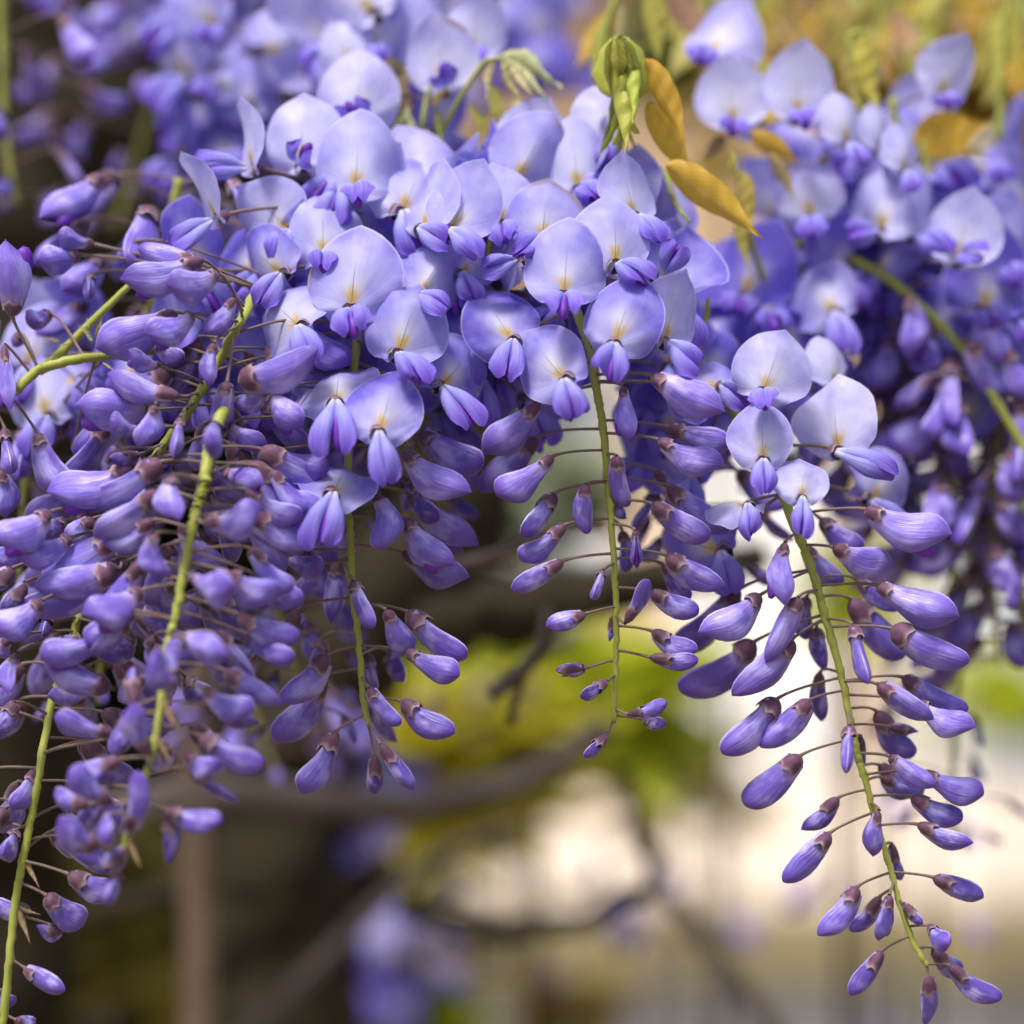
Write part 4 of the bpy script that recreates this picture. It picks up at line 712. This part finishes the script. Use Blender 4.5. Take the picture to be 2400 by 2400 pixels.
def shoot(stem_rows, leaves, label, mm, r=0.0007, group='young wisteria leaf shoots', cat='leaf shoot'):
    p = spline([P(x, y, mm + (q[0] if q else 0)) for x, y, *q in stem_rows], 8); b = p[0].copy(); n = len(p)
    e = bpy.data.objects.new('leaf_shoot', None); COL.objects.link(e); e.location = b; e.empty_display_size = .01; tag(e, label, cat, group)
    V, F = tube([v - b for v in p], [r * (1.2 - 0.6 * i / (n - 1)) for i in range(n)], 8, .1); link('stem', mesh('stem', V, F, MAT['rachis']), e)
    for (bx, by, tx, ty, var, spin, d, color, *w) in leaves:
        a, t = P(bx, by, mm + d), P(tx, ty, mm + d + (w[1] if len(w) > 1 else 0)); ax = t - a; L = ax.length; k = L * (w[0] if w else 1)
        R = frame(ax.normalized(), Vector((1, 0, 0.2))) @ Matrix.Rotation(math.radians(spin), 3, 'Z')
        c = tuple(min(1, max(0, ch * RND.uniform(0.88, 1.12))) for ch in color[:3]) + (1,)
        link('leaflet', LEAF[var], e, Matrix.Translation(-b) @ trs(a, R, k, k, L), c)
    return e
shoot([(1440, 640, -20), (1450, 420, -10), (1456, 250), (1452, 140), (1448, 82)],
    [(1450, 82, 1478, 372, 2, 10, 6, GREEN, 2.1), (1455, 84, 1500, 335, 2, 60, 0, OLIVE, 2.2), (1446, 84, 1440, 320, 2, -50, 2, GREEN, 2.2), (1450, 84, 1465, 330, 4, 150, 5, DKGR, 1.8), (1440, 88, 1470, 380, 3, 120, -6, GOLD, .9), (1462, 88, 1516, 300, 4, 20, 6, GREEN, 2.2), (1436, 88, 1455, 345, 4, 200, 4, OLIVE, 2.0), (1457, 82, 1490, 360, 4, 90, 6, DKGR, 1.3),
     (1512, 138, 1618, 338, 0, 25, 2, GOLD), (1520, 240, 1628, 425, 1, -10, -3, GOLD, .9), (1452, 84, 1462, 340, 2, 180, -3, GREEN, 1.2)],
    'folded green leaf bundle with golden leaflets hanging open beside it', -18)
shoot([(1560, 400, -14), (1580, 470, -8), (1615, 520)], [(1560, 385, 1795, 552, 0, 25, 4, GOLD, 1.05), (1560, 395, 1640, 480, 0, 40, -6, GOLD, 1.0)], 'flat golden leaf with a sharp tip lying over the violet flowers', -20)
shoot([(1010, 360, -12), (1040, 300, -6), (1090, 210), (1130, 150), (1160, 138), (1180, 140)],
    [(1165, 138, 1325, 172, 2, 60, 0, FUZZ, 2.1), (1175, 140, 1290, 225, 2, 20, 2, FUZZ, 2.1), (1185, 142, 1250, 235, 4, 0, 4, FUZZ, 2.3), (1180, 140, 1215, 245, 2, -20, 2, FUZZ, 1.9), (1160, 138, 1130, 230, 2, -30, 0, FUZZ, 1.9), (1175, 138, 1300, 150, 4, 90, 0, FUZZ, 2.1),
     (1150, 200, 1180, 310, 3, 20, -6, (0.55, 0.48, 0.16, 1), .8), (1150, 260, 1130, 350, 0, 10, -4, OLIVE), (1100, 240, 1165, 370, 2, 30, -8, GREEN)], 'fuzzy pale shoot of unopened drooping leaflets above the overlapping banners', -40)
shoot([(985, 390, -10), (990, 300), (1000, 230), (1010, 200)], [(950, 260, 985, 350, 2, 0, 2, FUZZ, 2.1), (955, 250, 930, 310, 2, 40, 0, FUZZ, 2.1), (1000, 300, 950, 370, 4, 40, 0, FUZZ, 2.1), (1010, 330, 940, 420, 2, 70, 2, GREEN, 1.8), (1020, 250, 1040, 360, 4, 0, 0, DKGR, 1.9), (1010, 250, 1050, 200, 2, 0, 0, GREEN, 1.9)], 'knot of furry green bud scales below the violet-keeled pale flower', -46)
shoot([(1790, 660, -10), (1760, 560), (1740, 460), (1715, 360)], [(1735, 400, 1760, 560, 0, 30, 2, OLIVE, 1.1), (1740, 480, 1750, 640, 0, -20, 0, OLIVE, 1.0), (1800, 360, 1870, 470, 0, 40, -4, (0.45, 0.42, 0.2, 1)), (1720, 370, 1700, 400, 2, 0, 2, GREEN, 1.5), (1760, 310, 1880, 380, 1, 0, -8, GOLD), (1700, 320, 1640, 380, 3, 0, -14, (0.30, 0.16, 0.10, 1))], 'olive folded leaflets hanging below the paired pale banners', -48)
shoot([(2040, 330, 0), (2010, 180), (1990, 90), (2030, 70)], [(1985, 100, 2015, 290, 0, 30, 0, OLIVE, 1.1), (2010, 85, 2060, 260, 2, 50, 0, GREEN, 1.1), (2030, 80, 2050, 280, 0, -20, 4, GREEN, 1.2), (1975, 110, 1995, 270, 2, -30, -4, GOLD, 1.0)], 'blurred drooping leaf bundle behind the paired pale banners', -68, 0.001)
shoot([(2260, 330, 0), (2160, 190), (2130, 120), (2190, 100)], [(2130, 120, 2120, 250, 2, 10, 0, OLIVE, 1.1), (2170, 110, 2220, 240, 2, 30, 0, OLIVE, 1.1), (2200, 110, 2260, 220, 0, 30, 0, GOLD)], 'blurred hooked shoot of olive leaflets near the golden leaf', -100, 0.001)
shoot([(2180, 420, 0), (2160, 330)], [(2140, 330, 2330, 290, 3, 10, 0, GOLD, 1.4), (2150, 340, 2310, 360, 3, -30, -6, (0.34, 0.2, 0.06, 1), 1.2)], 'blurred broad golden leaf above the round pale flower', -75, 0.001)
shoot([(2340, 330, 0), (2350, 150), (2360, -40)], [(2350, 20, 2340, 220, 0, 10, 0, GREEN, 1.0), (2370, 0, 2395, 200, 2, 40, 0, GREEN, 1.0), (2330, 30, 2300, 180, 0, -30, -10, OLIVE, 1.0), (2360, 60, 2390, 260, 3, 0, -20, GOLD)], 'blurred yellow-green leaflets trailing at the top corner', -90, 0.001)
shoot([(1400, 200, 0), (1420, 60), (1470, -40), (1540, -80)], [(1420, 40, 1390, 190, 0, 10, 0, OLIVE, 1.1), (1430, 30, 1350, 170, 3, 30, -10, GOLD, .9), (1460, 10, 1450, 160, 2, 0, -4, FUZZ, 1.0), (1520, -20, 1550, 160, 0, 10, -10, OLIVE, .9), (1560, -40, 1690, 140, 3, 10, -30, (0.45, 0.26, 0.18, 1), .8), (1540, -20, 1600, 130, 2, 0, -20, GREEN)], 'blurred olive and bronze leaflets behind the folded green bundle', -70, 0.001)
for k in range(9):
    gx, gy = 1640 + 95 * k + 30 * math.sin(k * 2.1), 40 + 60 * math.sin(k * 1.7); mmz = -120 - 22 * (k % 4)
    shoot([(gx, gy - 160), (gx + 20, gy - 60), (gx + 10, gy)], [(gx + 10 + 14 * m, gy - 40 * m + 30, gx + 10 + (-1) ** m * (60 + 25 * m), gy + 190 - 30 * m, (0, 3, 1, 0)[m], 30 * m + 20 * k, -4 * m, ((0.66, 0.44, 0.06, 1), (0.58, 0.58, 0.16, 1), (0.66, 0.42, 0.28, 1), (0.50, 0.50, 0.12, 1))[(k + m) % 4], 1.0) for m in range(4)],
        'blurred shoot of thin golden leaflets among the bronze foliage', mmz, 0.001, 'golden shoots among the bronze foliage')
shoot([(90, 870, 0), (125, 845), (170, 800), (230, 740), (292, 680), (330, 640)], [(140, 800, 95, 790, 2, 0, 2, FUZZ, 1.6), (170, 800, 130, 815, 4, 0, 2, FUZZ, 1.6), (215, 800, 185, 755, 2, 30, 3, FUZZ, 1.8), (225, 790, 240, 740, 2, 10, 4, OLIVE, 1.6), (150, 850, 115, 835, 4, 0, 4, FUZZ, 1.8), (240, 850, 270, 870, 2, 0, 4, FUZZ, 1.6), (210, 770, 200, 740, 4, 0, 2, FUZZ, 1.6), (310, 770, 330, 745, 2, 0, -6, FUZZ, 2)], 'fresh green shoot with woolly buds crossing behind the crowded raceme', -10, 0.0011)
shoot([(1640, 790, 0), (1655, 740), (1660, 700)], [(1630, 830, 1665, 770, 2, 0, 0, GREEN, 1.4), (1650, 745, 1672, 725, 2, 20, 0, GOLD, 2.0), (1640, 800, 1655, 840, 4, 20, 0, GREEN, 1.4)], 'tiny green shoot with a yellow bud beside the straight raceme', -20)
shoot([(2215, 1420, 0), (2235, 1350), (2240, 1290)], [(2235, 1300, 2225, 1400, 2, 0, 0, GREEN), (2240, 1330, 2270, 1420, 2, 30, 0, GREEN), (2230, 1380, 2210, 1470, 2, 0, 0, FUZZ), (2240, 1390, 2265, 1480, 4, 10, 0, GREEN)], 'blurred lime shoot beneath the violet racemes', -90, 0.0008)

for (bx, by, tx, ty, d, w) in ((380, 1633, 432, 1740, 37, 1.0), (366, 1716, 402, 1800, 39, .9), (300, 1960, 330, 2040, 42, 1.0), (56, 2005, 92, 2085, 10, 1.0), (37, 2110, 70, 2215, 11, 1.0), (40, 2120, 95, 2150, 11, .9)):
    rr = R3 if d > 20 else R4; q, t = P(bx, by, d), P(tx, ty, d + 2)
    link('bract', LEAF[2], rr.e, rr.inv @ trs(q, frame(t - q, Vector((1, 0.3, 0))), (t - q).length * 1.3 * w, (t - q).length * w, (t - q).length), (0.36, 0.24, 0.18, 1))
